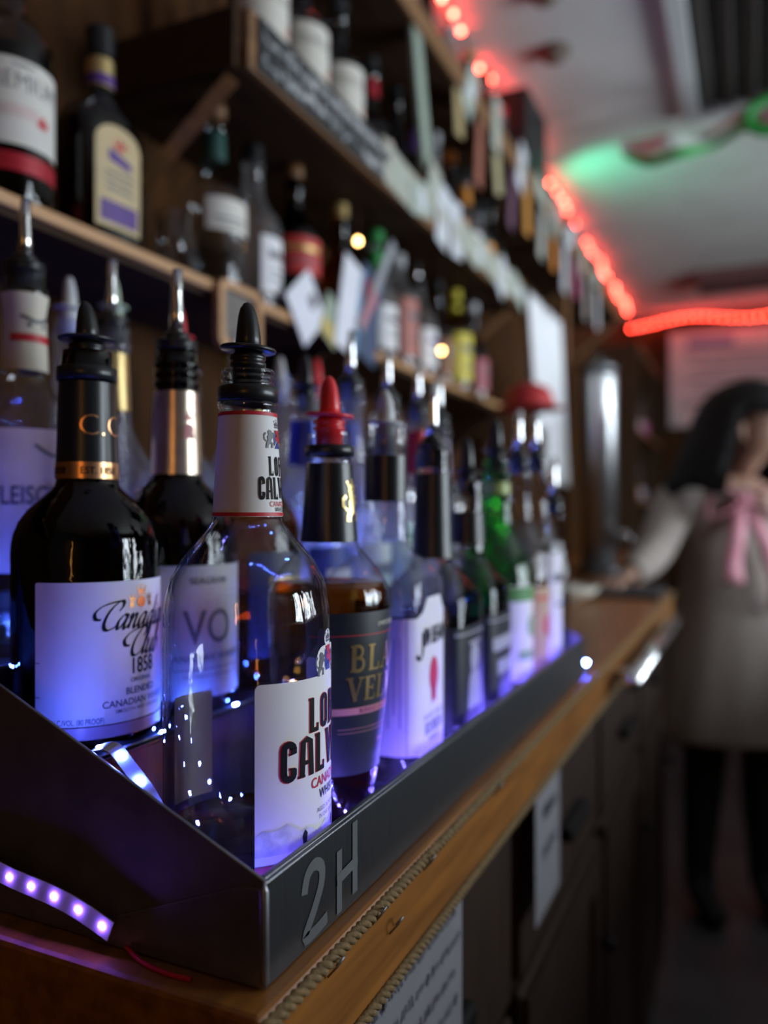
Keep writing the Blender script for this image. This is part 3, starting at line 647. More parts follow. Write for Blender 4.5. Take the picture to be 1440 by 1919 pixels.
hill = [(-0.0504, z(-0.172))] + [(-0.0504 + 0.1008 * i / 24, z(-0.159) - 0.003 + 0.0035 * math.sin(i * 0.5) + 0.0015 * math.sin(i * 1.9)) for i in range(25)] + [(0.0504, z(-0.172))]
P([poly(hill)], mat('lake_print', (0.45, 0.45, 0.55), 0.6, scale=200, col2=(0.70, 0.70, 0.78)), 0.0005, 'lake_picture')
for sx in (-0.024, 0.004, 0.012):
    P([poly([(sx, z(-0.170)), (sx + 0.0025, z(-0.170)), (sx + 0.003, z(-0.165)), (sx + 0.0014, z(-0.163)), (sx - 0.0004, z(-0.166))])], INK, 0.0007, 'picture_figure')
P([rrect(-0.0504, 0.0504, z(-0.1812), z(-0.1768))], mat('maroon_ink', (0.25, 0.01, 0.05), 0.5), 0.0006, 'label_band')
nl = decal('neck_label', rt, sf, [rrect(-0.048, 0.048, z(-0.0025), z(0.0540))], PAPER, 0.0003, 0, z(0.025))
NP = lambda shapes, m, e, nm='lettering': decal(nm, nl, sf, shapes, m, e, 0, z(0.025), 0.002)
NP([rrect(-0.048, 0.048, z(-0.0022), z(-0.0002)), rrect(-0.048, 0.048, z(0.0520), z(0.0540))], REDINK, 0.0005, 'label_band')
NP(letters('LORD', cond, 0.0105, 0, z(0.0195), 0.72, 0, 0.06), INK, 0.0006)
NP(letters('CALVERT', cond, 0.0120, 0, z(0.0068), 0.66, 0, 0.05), INK, 0.0006)
NP([text2('CANADIAN', 0.0028, 0.85, 0.01, 0, 'CENTER', 0, z(0.0030))], REDINK, 0.0006)
NP([text2('WHISKY', 0.0024, 0.85, 0.01, 0, 'CENTER', 0, z(0.0002))], INK, 0.0006)
NP(lion(0.0100, -0.0108, z(0.0345)) + [xf(s, -1, 1) for s in lion(0.0100, -0.0108, z(0.0345))] + crown(0.0045, 0, z(0.0458)), GREYINK, 0.0006, 'crest_lion')
NP([poly([(-0.0038, z(0.0435)), (-0.0038, z(0.0355)), (-0.0004, z(0.0395))]), poly([(-0.003, z(0.0345)), (0.003, z(0.0345)), (0.0, z(0.0385))])], BLUEINK, 0.0006, 'crest_shield')
NP([poly([(-0.003, z(0.0445)), (0.003, z(0.0445)), (0.0, z(0.0405))]), poly([(0.0038, z(0.0435)), (0.0038, z(0.0355)), (0.0004, z(0.0395))]), leaf(0.005, 0, z(0.0372))], REDINK, 0.0007, 'crest_shield')
bl = decal('back_label', rt, sf, [rrect(-0.0145, 0.0145, z(-0.167), z(-0.106), 0.001)], PAPER, 0.0003, math.radians(158))
lathe('cap_ring', [(0.0153, 0.2660), (0.0166, 0.2665), (0.0166, 0.2740), (0.0153, 0.2748)], BLACKP, rt, 36)
pourer(rt, 'cone', 0.2850, 0.0135, BLACKP, math.radians(4), 1.0)

# 2. dark-labelled bottle with amber liquor and red spout
b0 = Z1; z = lambda q: rel(q, b0)
prof = [(0.001, 0.006), (0.020, 0.005), (0.026, 0.0), (0.0285, 0.002), (0.0295, 0.008), (0.0315, 0.03), (0.0350, 0.065), (0.0385, 0.10), (0.0402, 0.125), (0.0404, 0.150), (0.0398, 0.1555), (0.0375, 0.1605), (0.0320, 0.1690), (0.0250, 0.1775), (0.0200, 0.1830), (0.0184, 0.1860), (0.0146, 0.2380), (0.0140, 0.2420), (0.0156, 0.2428), (0.0156, 0.2480), (0.0138, 0.2490), (0.0138, 0.2580)]
rt, sf = bottle('whiskey_bottle', 'bottle of amber liquor with black and gold label and red spout', X1r, 0.4617, b0, prof, G_CLEAR, math.radians(5), liq=(0.160, L_AMBER), group='front row of bottles on the tray', seg=56)
wrapband(rt, sf, 0.1866, 0.2376, BLACKP, 'neck_capsule')
decal('gold_lion', rt, sf, lion(0.020, -0.006, 0.2) + crown(0.008, 0.002, 0.219), GOLD, 0.0012, math.radians(-13), 0.21)
lb = decal('label', rt, sf, [rrect(-0.058, 0.058, 0.042, 0.1440, 0.001)], BVLAB, 0.0003, 0, 0.095)
P = lambda shapes, m, e, nm='lettering': decal(nm, lb, sf, shapes, m, e, 0, 0.11, 0.0025)
P(letters('BLACK', slab, 0.0165, 0, 0.1075, 0.92, 0.0, 0.09), GOLD, 0.0006)
P(letters('VELVET', slab, 0.0150, 0, 0.0890, 0.96, 0.0, 0.07), GOLD, 0.0006)
P([text2('IMPORTED', 0.0030, 1.2, 0.0, 0, 'CENTER', 0, 0.1345)], CREAM, 0.0006)
P([rrect(-0.058, 0.058, 0.1298, 0.1303)], REDINK, 0.0005, 'label_band')
P([rrect(-0.058, 0.058, 0.0805, 0.0850)], PINKINK, 0.0005, 'label_band')
P([text2('BLENDED CANADIAN WHISKY', 0.0028, 0.9, 0.01, 0, 'CENTER', 0, 0.0814)], mat('dark_red_ink', (0.2, 0.03, 0.03), 0.5), 0.0007)
P([rrect(-0.04, 0.04, 0.0715, 0.0718), rrect(-0.04, 0.04, 0.0690, 0.0693), text2('750 ML', 0.0025, 1, 0, 0, 'CENTER', 0, 0.060)], PINKINK, 0.0006)
lathe('cap_ring', [(0.0150, 0.2425), (0.0164, 0.2430), (0.0164, 0.2490), (0.0150, 0.2496)], BLACKP, rt, 32)
pourer(rt, 'cone', 0.2590, 0.0140, REDP, math.radians(4), 1.0)

# 3. square clear bottle with the white wave-edged label
SQ = (1.0, 1.0, 5.0)
prof = [(0.001, 0.006, 1), (0.028, 0.005, 1), (0.034, 0.0, 1), (0.0375, 0.003, 1), (0.0385, 0.009, 1), (0.0388, 0.148, 1), (0.0380, 0.155, 1), (0.0350, 0.162, 0.9), (0.029, 0.168, 0.6), (0.0215, 0.174, 0.25), (0.0182, 0.181, 0.0), (0.0170, 0.196, 0), (0.0160, 0.2130, 0), (0.0160, 0.250, 0), (0.0150, 0.2510, 0), (0.0150, 0.262, 0)]
rt, sf = bottle('whiskey_bottle', 'square clear bottle with white label, red seal and black neck band', X1r - 0.004, 0.560, b0, prof, G_HAZY, math.radians(2), SQ, (0.012, L_TEA), 'front row of bottles on the tray', 56)
wrapband(rt, sf, 0.2140, 0.2490, BLACKP, 'neck_band')
wl = [(-0.068, 0.030), (-0.03, 0.030), (-0.022, 0.026), (-0.014, 0.016), (0.014, 0.016), (0.022, 0.026), (0.03, 0.030), (0.068, 0.030), (0.068, 0.129), (0.03, 0.129), (0.022, 0.133), (0.014, 0.143), (-0.014, 0.143), (-0.022, 0.133), (-0.03, 0.129), (-0.068, 0.129)]
def ins(p, k): return [(a * (1 + k / 0.07 * (1 if abs(a) > 0.05 else 0)), b + (k if b > 0.08 else -k)) for a, b in p]
lb = decal('label', rt, sf, [poly(ins(wl, 0.0014))], INK, 0.0002, 0, 0.08)
P = lambda shapes, m, e, nm='lettering': decal(nm, lb, sf, shapes, m, e, 0, 0.08, 0.0025)
P([poly(wl)], PAPER, 0.0004, 'label_face')
P([text2('JIM BEAM', 0.0125, 0.62, 0.03, 0.25, 'CENTER', 0, 0.108)], INK, 0.0007)
P([stroke(catmull([(-0.022, 0.118), (-0.0225, 0.104), (-0.026, 0.099), (-0.030, 0.102)], 5), 0.0035, nib=0.5, hair=0.001)], INK, 0.0007)
P([disc2(0, 0.084, 0.0095, 20, 0.0135), poly([(-0.006, 0.074), (0.006, 0.074), (0.004, 0.062), (0.0, 0.066), (-0.004, 0.062)])], REDINK, 0.0007, 'red_seal')
P([text2('KENTUCKY STRAIGHT', 0.0030, 0.95, 0.01, 0, 'CENTER', 0, 0.0535), text2('BOURBON', 0.0085, 0.62, 0.03, 0, 'CENTER', 0, 0.042), text2('WHISKEY', 0.0040, 0.9, 0.01, 0, 'CENTER', 0, 0.0355)], GREYINK, 0.0007)
P([rrect(-0.0385, -0.0380, 0.031, 0.128), rrect(0.0380, 0.0385, 0.031, 0.128)], GREYINK, 0.0006, 'label_rule')
P([rrect(-0.062 + 0.0045 * k, -0.0605 + 0.0045 * k, 0.05 + 0.01 * (k % 2), 0.115) for k in range(5)], mat('pale_ink', (0.45, 0.45, 0.55), 0.6), 0.0006, 'small_print')
lathe('plug', [(0.0150, 0.2500), (0.0166, 0.2510), (0.0166, 0.2650), (0.0158, 0.2660), (0.0168, 0.2670), (0.0168, 0.2705), (0.0150, 0.2712)], glass('frosted_plastic', (0.62, 0.62, 0.64), (0.4, 0.4, 0.42), 0.25), rt, 32)
pourer(rt, 'cone', 0.2640, 0.0120, WHITEP, math.radians(3), 1.0)

# 4./5. two black-labelled square bottles
def dark_square(label, y, neck, spout_k, hn, R, wrap, emblem):
    prof = [(0.001, 0.006, 1), (R - 0.010, 0.005, 1), (R - 0.004, 0.0, 1), (R - 0.001, 0.003, 1), (R, 0.009, 1), (R, 0.128, 1), (R - 0.002, 0.137, 1), (R - 0.008, 0.146, 0.8), (0.024, 0.154, 0.4), (0.0185, 0.162, 0.0), (0.0170, 0.172, 0), (0.0150, hn - 0.02, 0), (0.0150, hn, 0)]
    rt, sf = bottle('whiskey_bottle', label, X1r - 0.002, y, Z1, prof, G_SMOKE, 0.0, SQ, (0.095, L_DARK), 'front row of bottles on the tray', 44)
    wrapband(rt, sf, wrap[0], wrap[1], BLACKP, 'neck_wrap')
    lb = decal('label', rt, sf, [rrect(-0.066, 0.066, 0.022, 0.110, 0.002)], BVLAB, 0.0003, 0, 0.07)
    decal('label_picture', lb, sf, emblem, mat('silver_ink', (0.35, 0.36, 0.38), 0.5), 0.0006, 0, 0.07)
    decal('side_print', lb, sf, [rrect(-0.060 + 0.004 * k, -0.0585 + 0.004 * k, 0.03, 0.10 - 0.01 * (k % 3)) for k in range(4)], mat('dim_blue_ink', (0.10, 0.13, 0.22), 0.6), 0.0006, 0, 0.07)
    decal('label_rule', lb, sf, [rrect(-0.036, 0.036, 0.103, 0.1045), rrect(-0.036, 0.036, 0.027, 0.0285)], mat('silver_ink', (0.35, 0.36, 0.38), 0.5), 0.0006, 0, 0.07)
    return rt, sf
fig = [disc2(0.0, 0.082, 0.011, 16, 0.013), poly([(-0.017, 0.040), (0.017, 0.040), (0.013, 0.066), (0.006, 0.073), (-0.006, 0.073), (-0.013, 0.066)]), rrect(-0.014, 0.014, 0.094, 0.0965)]
rt, sf = dark_square('square bottle with black label bearing a grey portrait figure', 0.654, 0, 1, 0.258, 0.0385, (0.166, 0.2400), fig)
for zz in (0.245, 0.249, 0.253): lathe('thread_ring', [(0.0150, zz), (0.0162, zz + 0.001), (0.0150, zz + 0.002)], BLACKP, rt, 24)
pourer(rt, 'chrome', 0.2585, 0.0135)
band = [rrect(-0.030, 0.030, 0.075, 0.088, 0.002), rrect(-0.022, 0.022, 0.052, 0.066, 0.002)]
rt, sf = dark_square('square bottle with black label and two pale banners, tall black spout', 0.748, 0, 1, 0.235, 0.0380, (0.175, 0.206), band)
pourer(rt, 'cone', 0.2355, 0.0120, BLACKP, math.radians(4), 1.25)

# 6. green bottle
prof = shape_prof(0.0395, 0.135, 0.205, 0.0165, 0.0138, 0.262)
rt, sf = bottle('whiskey_bottle', 'green glass bottle with white and green label and black spout', X1r, 0.840, Z1, prof, G_GREEN, 0.0, None, (0.05, liquid('green_liquor', (0.2, 0.55, 0.15))), 'front row of bottles on the tray')
front(rt, sf, 0.085, 0.028, 0.128, PAPER, [([rrect(-0.042, 0.042, 0.112, 0.127)], mat('leaf_green_ink', (0.06, 0.25, 0.05), 0.5), 'label_band'), ([disc2(0, 0.085, 0.012, 16), rrect(-0.025, 0.025, 0.05, 0.06)], mat('pale_green_ink', (0.28, 0.42, 0.28), 0.5), 'label_picture')])
wrapband(rt, sf, 0.225, 0.238, mat('yellow_green_foil', (0.35, 0.45, 0.10), 0.4), 'neck_band')
pourer(rt, 'cone', 0.2625, 0.0125, BLACKP, math.radians(4), 1.35)
# 7. - 9.
rt, sf = bottle('liquor_bottle', 'clear bottle with beige label between green bottle and white-labelled bottle', X1r + 0.003, 0.922, Z1, shape_prof(0.035, 0.150, 0.205, 0.0150, 0.0135, 0.265), G_CLEAR, 0.0, None, (0.13, L_TEA), 'front row of bottles on the tray')
front(rt, sf, 0.075, 0.024, 0.120, mat('beige_label', (0.50, 0.32, 0.20), 0.6), [([disc2(0, 0.075, 0.013, 16)], REDINK, 'red_seal'), ([rrect(-0.025, 0.025, 0.105, 0.109)], REDINK, 'label_band')])
pourer(rt, 'chrome', 0.2655, 0.0130)
rt, sf = bottle('liquor_bottle', 'clear bottle with tall plain white label near the far tray end', X1r + 0.006, 0.993, Z1, shape_prof(0.032, 0.160, 0.210, 0.0150, 0.0135, 0.270), G_CLEAR, 0.0, None, None, 'front row of bottles on the tray')
front(rt, sf, 0.07, 0.020, 0.155, PAPER, [([rrect(-0.02, 0.02, 0.12, 0.13), rrect(-0.015, 0.015, 0.09, 0.094)], GREYINK, 'label_rule')])
pourer(rt, 'chrome', 0.2705, 0.0130)
rt, sf = bottle('liquor_bottle', 'slim unlabelled clear bottle glowing blue at the far tray end', X1r + 0.020, 1.032, Z1, shape_prof(0.020, 0.125, 0.165, 0.0125, 0.0115, 0.215), G_CLEAR, 0.0, None, (0.10, L_CLEAR), 'front row of bottles on the tray', 28)
pourer(rt, 'chrome', 0.2155, 0.0110)

# ------------------------------------------------------------------ middle tier
X2r = -0.386; G2 = 'middle row of bottles on the tray'
# dark round bottle, white script label
b0 = Z2; z = lambda q: rel(q, b0)
prof = [(0.001, 0.006), (0.032, 0.005), (0.0395, 0.0), (0.0438, 0.0025), (0.0447, 0.008), (0.0447, 0.118), (0.0442, 0.1235), (0.0432, 0.1290), (0.0405, 0.1362), (0.0350, 0.1440), (0.0280, 0.1510), (0.0225, 0.1560), (0.0196, 0.1590), (0.0185, 0.1625), (0.0166, 0.2240), (0.0176, 0.2248), (0.0176, 0.2330), (0.0160, 0.2340), (0.0150, 0.2440)]
rt, sf = bottle('whiskey_bottle', 'dark round bottle with white script label, copper neck band and black spout', -0.384, 0.382, b0, prof, G_BROWN, math.radians(-1), None, (0.135, L_DARK), G2, 56)
lb = decal('label', rt, sf, [rrect(-0.0648, 0.0648, z(-0.1255), z(-0.0413), 0.0015)], PAPER, 0.0003)
P = lambda shapes, m, e, nm='lettering': decal(nm, lb, sf, shapes, m, e, 0, z(-0.085), 0.0025)
P(script('Canadian', 0.0086, -0.0270, z(-0.0700)), INK, 0.0006)
P(script('Club', 0.0086, -0.0095, z(-0.0868)), INK, 0.0006)
P([text2('1858', 0.0095, 0.72, 0.012, 0, 'CENTER', 0.001, z(-0.0975))], INK, 0.0006)
P([text2('ORIGINAL', 0.0026, 1.0, 0.005, 0, 'CENTER', 0, z(-0.1025)), text2('BLENDED', 0.0040, 0.95, 0.012, 0, 'CENTER', 0, z(-0.1095)), text2('CANADIAN WHISKY', 0.0040, 0.98, 0.012, 0, 'CENTER', 0, z(-0.1160)), text2('SMOOTH AND ORIGINAL', 0.0022, 1.0, 0.005, 0, 'CENTER', 0, z(-0.1198))], NAVY, 0.0006)
P([text2('40% ALC./VOL. (80 PROOF)', 0.0034, 0.62, 0.008, 0, 'LEFT', -0.0605, z(-0.1245))], NAVY, 0.0006)
P(crown(0.006, 0, z(-0.0505)) + crown(0.004, -0.007, z(-0.0540)) + crown(0.004, 0.007, z(-0.0540)) + [disc2(0, z(-0.0545), 0.0035, 12), rrect(-0.009, -0.006, z(-0.0575), z(-0.0545)), rrect(0.006, 0.009, z(-0.0575), z(-0.0545))], COPPER, 0.0006, 'crest')
P([rrect(-0.0648, -0.0615, z(-0.0885), z(-0.0881)), rrect(-0.0648, -0.0615, z(-0.1085), z(-0.1081))], NAVY, 0.0006, 'label_rule')
wrapband(rt, sf, z(-0.1335), z(-0.1262), mat('mauve_foil', (0.42, 0.30, 0.42), 0.35), 'label_band', 0.0004)
nk = wrapband(rt, sf, 0.163, 0.2238, BLACKP, 'neck_capsule')
cb2 = wrapband(rt, sf, 0.1632, 0.1735, COPPER, 'copper_band', 0.0009)
decal('lettering', cb2, sf, [text2('EST. 1858', 0.0042, 0.9, 0.01, 0, 'CENTER', 0, 0.1662)], INK, 0.0013, math.radians(-22), 0.168)
decal('lettering', cb2, sf, [text2('EST. 1858', 0.0042, 0.9, 0.01, 0, 'CENTER', 0, 0.1662)], INK, 0.0013, math.radians(-118), 0.168)
decal('lettering', nk, sf, [text2('C.C.', 0.0135, 0.95, -0.012, 0, 'CENTER', 0, 0.1900)], COPPER, 0.0009, math.radians(-6), 0.195)
lathe('cap_ring', [(0.0168, 0.2250), (0.0184, 0.2256), (0.0184, 0.2335), (0.0168, 0.2342)], BLACKP, rt, 36)
pourer(rt, 'cone', 0.2415, 0.0155, BLACKP, math.radians(1), 0.95)
# second dark bottle, champagne foil
prof = [(0.001, 0.006), (0.032, 0.005), (0.0395, 0.0), (0.0438, 0.0025), (0.0447, 0.008), (0.0447, 0.110), (0.0440, 0.120), (0.0415, 0.134), (0.036, 0.147), (0.028, 0.157), (0.0218, 0.163), (0.0188, 0.1675), (0.0183, 0.170), (0.0159, 0.2315), (0.0150, 0.233)]
prof += sum([[(0.0150, 0.234 + i * 0.007), (0.0164, 0.236 + i * 0.007), (0.0164, 0.239 + i * 0.007), (0.0150, 0.240 + i * 0.007)] for i in range(3)], []) + [(0.0148, 0.262)]
rt, sf = bottle('whiskey_bottle', 'dark bottle with champagne foil neck and chrome spout behind the corner bottle', -0.389, 0.475, Z2, prof, G_BROWN, math.radians(-20), None, (0.12, L_DARK), G2, 48)
fl = wrapband(rt, sf, 0.1700, 0.2310, CHAMP, 'neck_foil')
decal('foil_crest', fl, sf, [disc2(0, 0.203, 0.0042, 14), poly([(-0.005, 0.196), (0.005, 0.196), (0.004, 0.20), (-0.004, 0.20)])] + crown(0.007, 0, 0.209), PINKINK, 0.0009, 0, 0.2)
front(rt, sf, 0.105, 0.012, 0.105, mat('ivory_label', (0.55, 0.52, 0.50), 0.6, var=0.05), [([text2('VO', 0.024, 0.8, 0.01, 0, 'CENTER', 0, 0.050)], GREYINK), ([text2('CANADIAN WHISKY', 0.0048, 1.0, 0.008, 0, 'CENTER', 0, 0.038), text2('SEAGRAM', 0.0048, 1.0, 0.008, 0, 'CENTER', 0, 0.092), rrect(-0.03, 0.03, 0.032, 0.0326), rrect(-0.02, 0.02, 0.027, 0.0276)], GREYINK)])
pourer(rt, 'chrome', 0.2620, 0.0150)
def row_bottle(label, x, y, zb, hn, neck_m, top, gl, R=0.0435, liq=None, labm=None, group=None, face=0.0, neck=(0.17, 0.235), band=None, seg=32, hb=0.125, hs=0.185, cat='bottle', name='liquor_bottle', shape=None, labz=(0.025, 0.11), topm=None, rn=0.0165, labw=0.085):
    rt, sf = bottle(name, label, x, y, zb, shape_prof(R, hb, hs, rn, 0.0140, hn), G_HAZY if gl is G_CLEAR else gl, face, shape, liq, group, seg, cat)
    if labm:
        front(rt, sf, labw, labz[0], labz[1], labm, [([rrect(-labw * 0.3, labw * 0.3, labz[0] + (labz[1] - labz[0]) * 0.62, labz[0] + (labz[1] - labz[0]) * 0.76)], band or GREYINK, 'label_band'), ([rrect(-labw * 0.22, labw * 0.22, labz[0] + (labz[1] - labz[0]) * 0.4, labz[0] + (labz[1] - labz[0]) * 0.44), rrect(-labw * 0.25, labw * 0.25, labz[0] + (labz[1] - labz[0]) * 0.25, labz[0] + (labz[1] - labz[0]) * 0.29)], GREYINK, 'label_rule')])
    if neck_m: wrapband(rt, sf, max(neck[0], hs + 0.002), min(neck[1], hn - 0.023), neck_m, 'neck_foil')
    if top == 'chrome': pourer(rt, 'chrome', hn + 0.0005, 0.0135)
    elif top == 'cone': pourer(rt, 'cone', hn + 0.0005, 0.0130, topm or BLACKP, math.radians(3), 1.2)
    elif top == 'cap': screw_cap(rt, hn - 0.010, 0.0162, 0.026, topm or BLACKP)
    elif top == 'cork': cork(rt, hn, 0.0130, 0.022, topm)
    return rt, sf
BLUEF = mat('blue_foil', (0.02, 0.04, 0.32), 0.35, 0.3); REDF = mat('red_foil', (0.42, 0.015, 0.03), 0.35, 0.2); GOLDF = mat('pale_gold_foil', (0.70, 0.52, 0.22), 0.3, 0.7)
row_bottle('amber bottle directly behind the clear corner bottle', -0.389, 0.570, Z2, 0.250, GOLDF, 'chrome', G_AMBER, liq=(0.10, L_AMBER), labm=NAVY, group=G2, band=GOLD)
row_bottle('bottle with blue neck foil and black spout', -0.389, 0.665, Z2, 0.252, BLUEF, 'cone', G_CLEAR, labm=BLUEINK, group=G2, neck=(0.17, 0.23), band=PAPER)
row_bottle('clear bottle with dark capped chrome spout beyond the blue-necked one', -0.389, 0.760, Z2, 0.275, None, 'chrome', G_CLEAR, labm=PAPER, group=G2, hs=0.2)
row_bottle('clear bottle with brown cork-coloured neck and chrome spout', -0.389, 0.855, Z2, 0.272, mat('cork_foil', (0.30, 0.14, 0.05), 0.5), 'chrome', G_CLEAR, labm=CREAM, group=G2, liq=(0.1, L_TEA), neck=(0.2, 0.25))
row_bottle('clear bottle with red foil neck and chrome spout', -0.389, 0.950, Z2, 0.270, REDF, 'chrome', G_CLEAR, R=0.042, labm=PAPER, group=G2, neck=(0.19, 0.246), band=REDINK)
row_bottle('clear bottle with mauve neck foil at the far end of the middle row', -0.387, 1.020, Z2, 0.265, mat('mauve_neck_foil', (0.25, 0.2, 0.28), 0.5), 'chrome', G_CLEAR, R=0.0265, labm=PAPER, group=G2, neck=(0.19, 0.24), labw=0.05)

# ------------------------------------------------------------------ rear tier
X3r = -0.521; G3 = 'rear row of bottles on the tray'
b0 = Z3; z = lambda q: rel(q, b0)
rt, sf = bottle('vodka_bottle', 'clear bottle with pale pink label and printed neck band at left edge', X3r, 0.453, b0, shape_prof(0.0455, 0.170, 0.214, 0.0172, 0.0150, 0.296), G_CLEAR, math.radians(-7), None, (0.03, L_CLEAR), G3, 48)
front(rt, sf, 0.115, z(-0.045), z(0.062), mat('pink_label', (0.58, 0.46, 0.46), 0.6), [([text2("FLEISCHMANN'S", 0.0135, 0.72, 0.012, 0, 'CENTER', 0, z(0.006))], NAVY), ([disc2(-0.006, z(-0.012), 0.0075, 16)], mat('magenta_ink', (0.35, 0.03, 0.18), 0.5), 'seal'), ([rrect(-0.03, 0.03, z(-0.036), z(-0.030)), text2('VODKA', 0.006, 1, 0.01, 0, 'CENTER', 0, z(-0.028))], GREYINK), ([stroke(catmull([(-0.02, z(0.05)), (-0.005, z(0.042)), (0.015, z(0.05)), (0.0, z(0.036))], 5), 0.0025)], GREYINK, 'emblem')])
nb = front(rt, sf, 0.09, z(0.110), z(0.170), CREAM, [([rrect(-0.02, 0.02, z(0.132), z(0.138))], REDINK, 'label_band'), ([stroke(catmull([(-0.012, z(0.152)), (0, z(0.148)), (0.012, z(0.152))], 5), 0.003), disc2(-0.006, z(0.145), 0.002, 8), disc2(0.006, z(0.145), 0.002, 8), rrect(-0.018, 0.018, z(0.160), z(0.163))], GREYINK, 'emblem')], name='neck_label')
pourer(rt, 'chrome', 0.2965, 0.0150, None, 0.0, 0.95)
row_bottle('clear bottle with gold foil neck and chrome spout behind the dark script-labelled bottle', X3r, 0.547, Z3, 0.272, GOLDF, 'chrome', G_CLEAR, labm=mat('yellow_label', (0.50, 0.36, 0.05), 0.6), group=G3, neck=(0.198, 0.25), hs=0.192)
row_bottle('clear bottle with red spout behind the champagne foil neck', X3r, 0.640, Z3, 0.272, None, 'cone', G_CLEAR, labm=PAPER, group=G3, topm=REDP, band=REDINK)
row_bottle('clear bottle with chrome spout just left of the black corner spout', X3r, 0.735, Z3, 0.247, REDF, 'chrome', G_CLEAR, labm=PAPER, group=G3, neck=(0.19, 0.2), band=REDINK)
row_bottle('clear bottle with frosted white stopper behind the corner bottle neck', X3r, 0.830, Z3, 0.255, None, 'cone', G_CLEAR, labm=mat('lilac_label', (0.45, 0.42, 0.55), 0.6), group=G3, topm=WHITEP)
row_bottle('clear bottle with red spout beyond the blue-necked bottle', X3r, 0.920, Z3, 0.268, None, 'cone', G_CLEAR, R=0.042, labm=PAPER, group=G3, topm=REDP, liq=(0.1, L_CLEAR))
row_bottle('clear bottle with chrome spout at the far end of the rear row', X3r, 1.012, Z3, 0.262, BLUEF, 'chrome', G_CLEAR, R=0.042, labm=PAPER, group=G3, neck=(0.2, 0.235))
G4 = 'bottles crowded behind the rear row'
row_bottle('clear bottle with pale grey cone stopper behind the pink-labelled bottle', -0.606, 0.580, Z3, 0.296, None, 'cone', G_CLEAR, R=0.040, labm=CREAM, group=G4, topm=WHITEP, hs=0.2)
row_bottle('clear bottle with pale green cone stopper below the lower shelf', -0.607, 0.640, Z3 , 0.312, None, 'cone', G_CLEAR, R=0.0185, labm=None, group=G4, topm=mat('pale_green_plastic', (0.5, 0.6, 0.45), 0.4), hs=0.2)
row_bottle('clear bottle with lilac cone stopper left of the clear corner bottle', -0.607, 0.76, Z3, 0.262, None, 'cone', G_CLEAR, R=0.040, labm=PAPER, group=G4, topm=mat('lilac_plastic', (0.45, 0.42, 0.55), 0.4))
row_bottle('bottle with yellow cap behind the clear corner bottle', -0.607, 0.86, Z3, 0.290, None, 'cap', G_CLEAR, R=0.040, labm=CREAM, group=G4, topm=mat('yellow_plastic', (0.55, 0.42, 0.06), 0.4), liq=(0.12, L_TEA))
row_bottle('bottle with blue cap behind the far rear row', -0.607, 0.96, Z3, 0.285, None, 'cap', G_CLEAR, R=0.040, labm=PAPER, group=G4, topm=mat('blue_plastic', (0.10, 0.14, 0.40), 0.4))

CORDM = mat('tag_string', (0.25, 0.2, 0.14), 0.8)
# ================================================================== WALL SHELVES
ZS1, ZS2, ZS3 = H + 0.300, H + 0.573, H + 0.95
s1 = empty('wall_shelf', (0, 0, ZS1)); tag(s1, 'lower wooden wall shelf with pale front edge above the tray bottles', 'shelf')
box('board', XL, -0.6425, -0.6, 2.25, -0.018, 0.0, WOODD, s1)
box('front_edge', -0.642, -0.632, -0.6, 2.25, -0.0125, 0.0005, WOODE, s1, 0.002)
for yy in (0.1, 1.2, 2.2): prism('bracket', [(XL, -0.0185), (-0.66, -0.0185), (XL, -0.16)], 'y', yy, yy + 0.02, WOODD, s1)
s2 = empty('wall_shelf', (0, 0, ZS2)); tag(s2, 'upper wall shelf with deep front board carrying a chalk sign', 'shelf')
box('board', XL, -0.600, 0.857, 2.22, 0.0, 0.022, WOODD, s2)
box('front_board', -0.5995, -0.585, 0.857, 2.22, 0.0, 0.078, WOODM, s2, 0.003)
box('end_board', XL, -0.600, 0.845, 0.8565, 0.0, 0.078, WOODD, s2, 0.002)
V = tubev([(-0.62, 0.868, -0.003), (-0.825, 0.868, -0.16)], 0.014, 4)
link('brace', pydata('brace', *V), WOODM, s2)
V = tubev([(-0.62, 2.19, -0.003), (-0.825, 2.19, -0.16)], 0.014, 4)
link('brace', pydata('brace', *V), WOODM, s2)
s3 = empty('wall_shelf', (0, 0, ZS3)); tag(s3, 'top wall shelf of dark boards just below the red lights', 'shelf')
box('board', XL, -0.600, 1.30, 4.15, 0.0, 0.022, WOODD, s3)
box('front_board', -0.5995, -0.587, 1.30, 4.15, 0.0, 0.05, WOODM, s3, 0.003)
box('end_board', XL, -0.600, 1.289, 1.2995, 0.0, 0.05, WOODD, s3, 0.002)
for yy in (2.3, 3.2, 4.1):
    V = tubev([(-0.62, yy, -0.003), (-0.825, yy, -0.17)], 0.014, 4); link('brace', pydata('brace', *V), WOODM, s3)
# chalk sign: two rows of white chalk scrawl on a black slate
sg = box('chalk_sign', -0.584, -0.580, 0.875, 1.265, ZS2 + 0.004, ZS2 + 0.074, mat('slate', (0.012, 0.012, 0.013), 0.7), None, 0.001); tag(sg, 'black slate sign with two lines of white chalk writing on shelf front', 'sign')
sh = []
for row, zz in enumerate((ZS2 + 0.054, ZS2 + 0.022)):
    k = 0.885
    while k < 1.25:
        ln = random.uniform(0.018, 0.05); nn = int(ln / 0.0045)
        pts = [(k + ln * j / (nn * 3), zz + 0.011 * math.sin(j * 2.1 + k * 50) * random.uniform(0.5, 1.15)) for j in range(nn * 3 + 1)]
        sh.append(stroke(pts, 0.0055)); k += ln + 0.009
V, F = join(*[([(-0.5796, a, b) for a, b in s[0]], s[1]) for s in sh]); link('chalk_writing', pydata('cw', V, F), mat('chalk', (0.72, 0.73, 0.74), 0.8), sg)
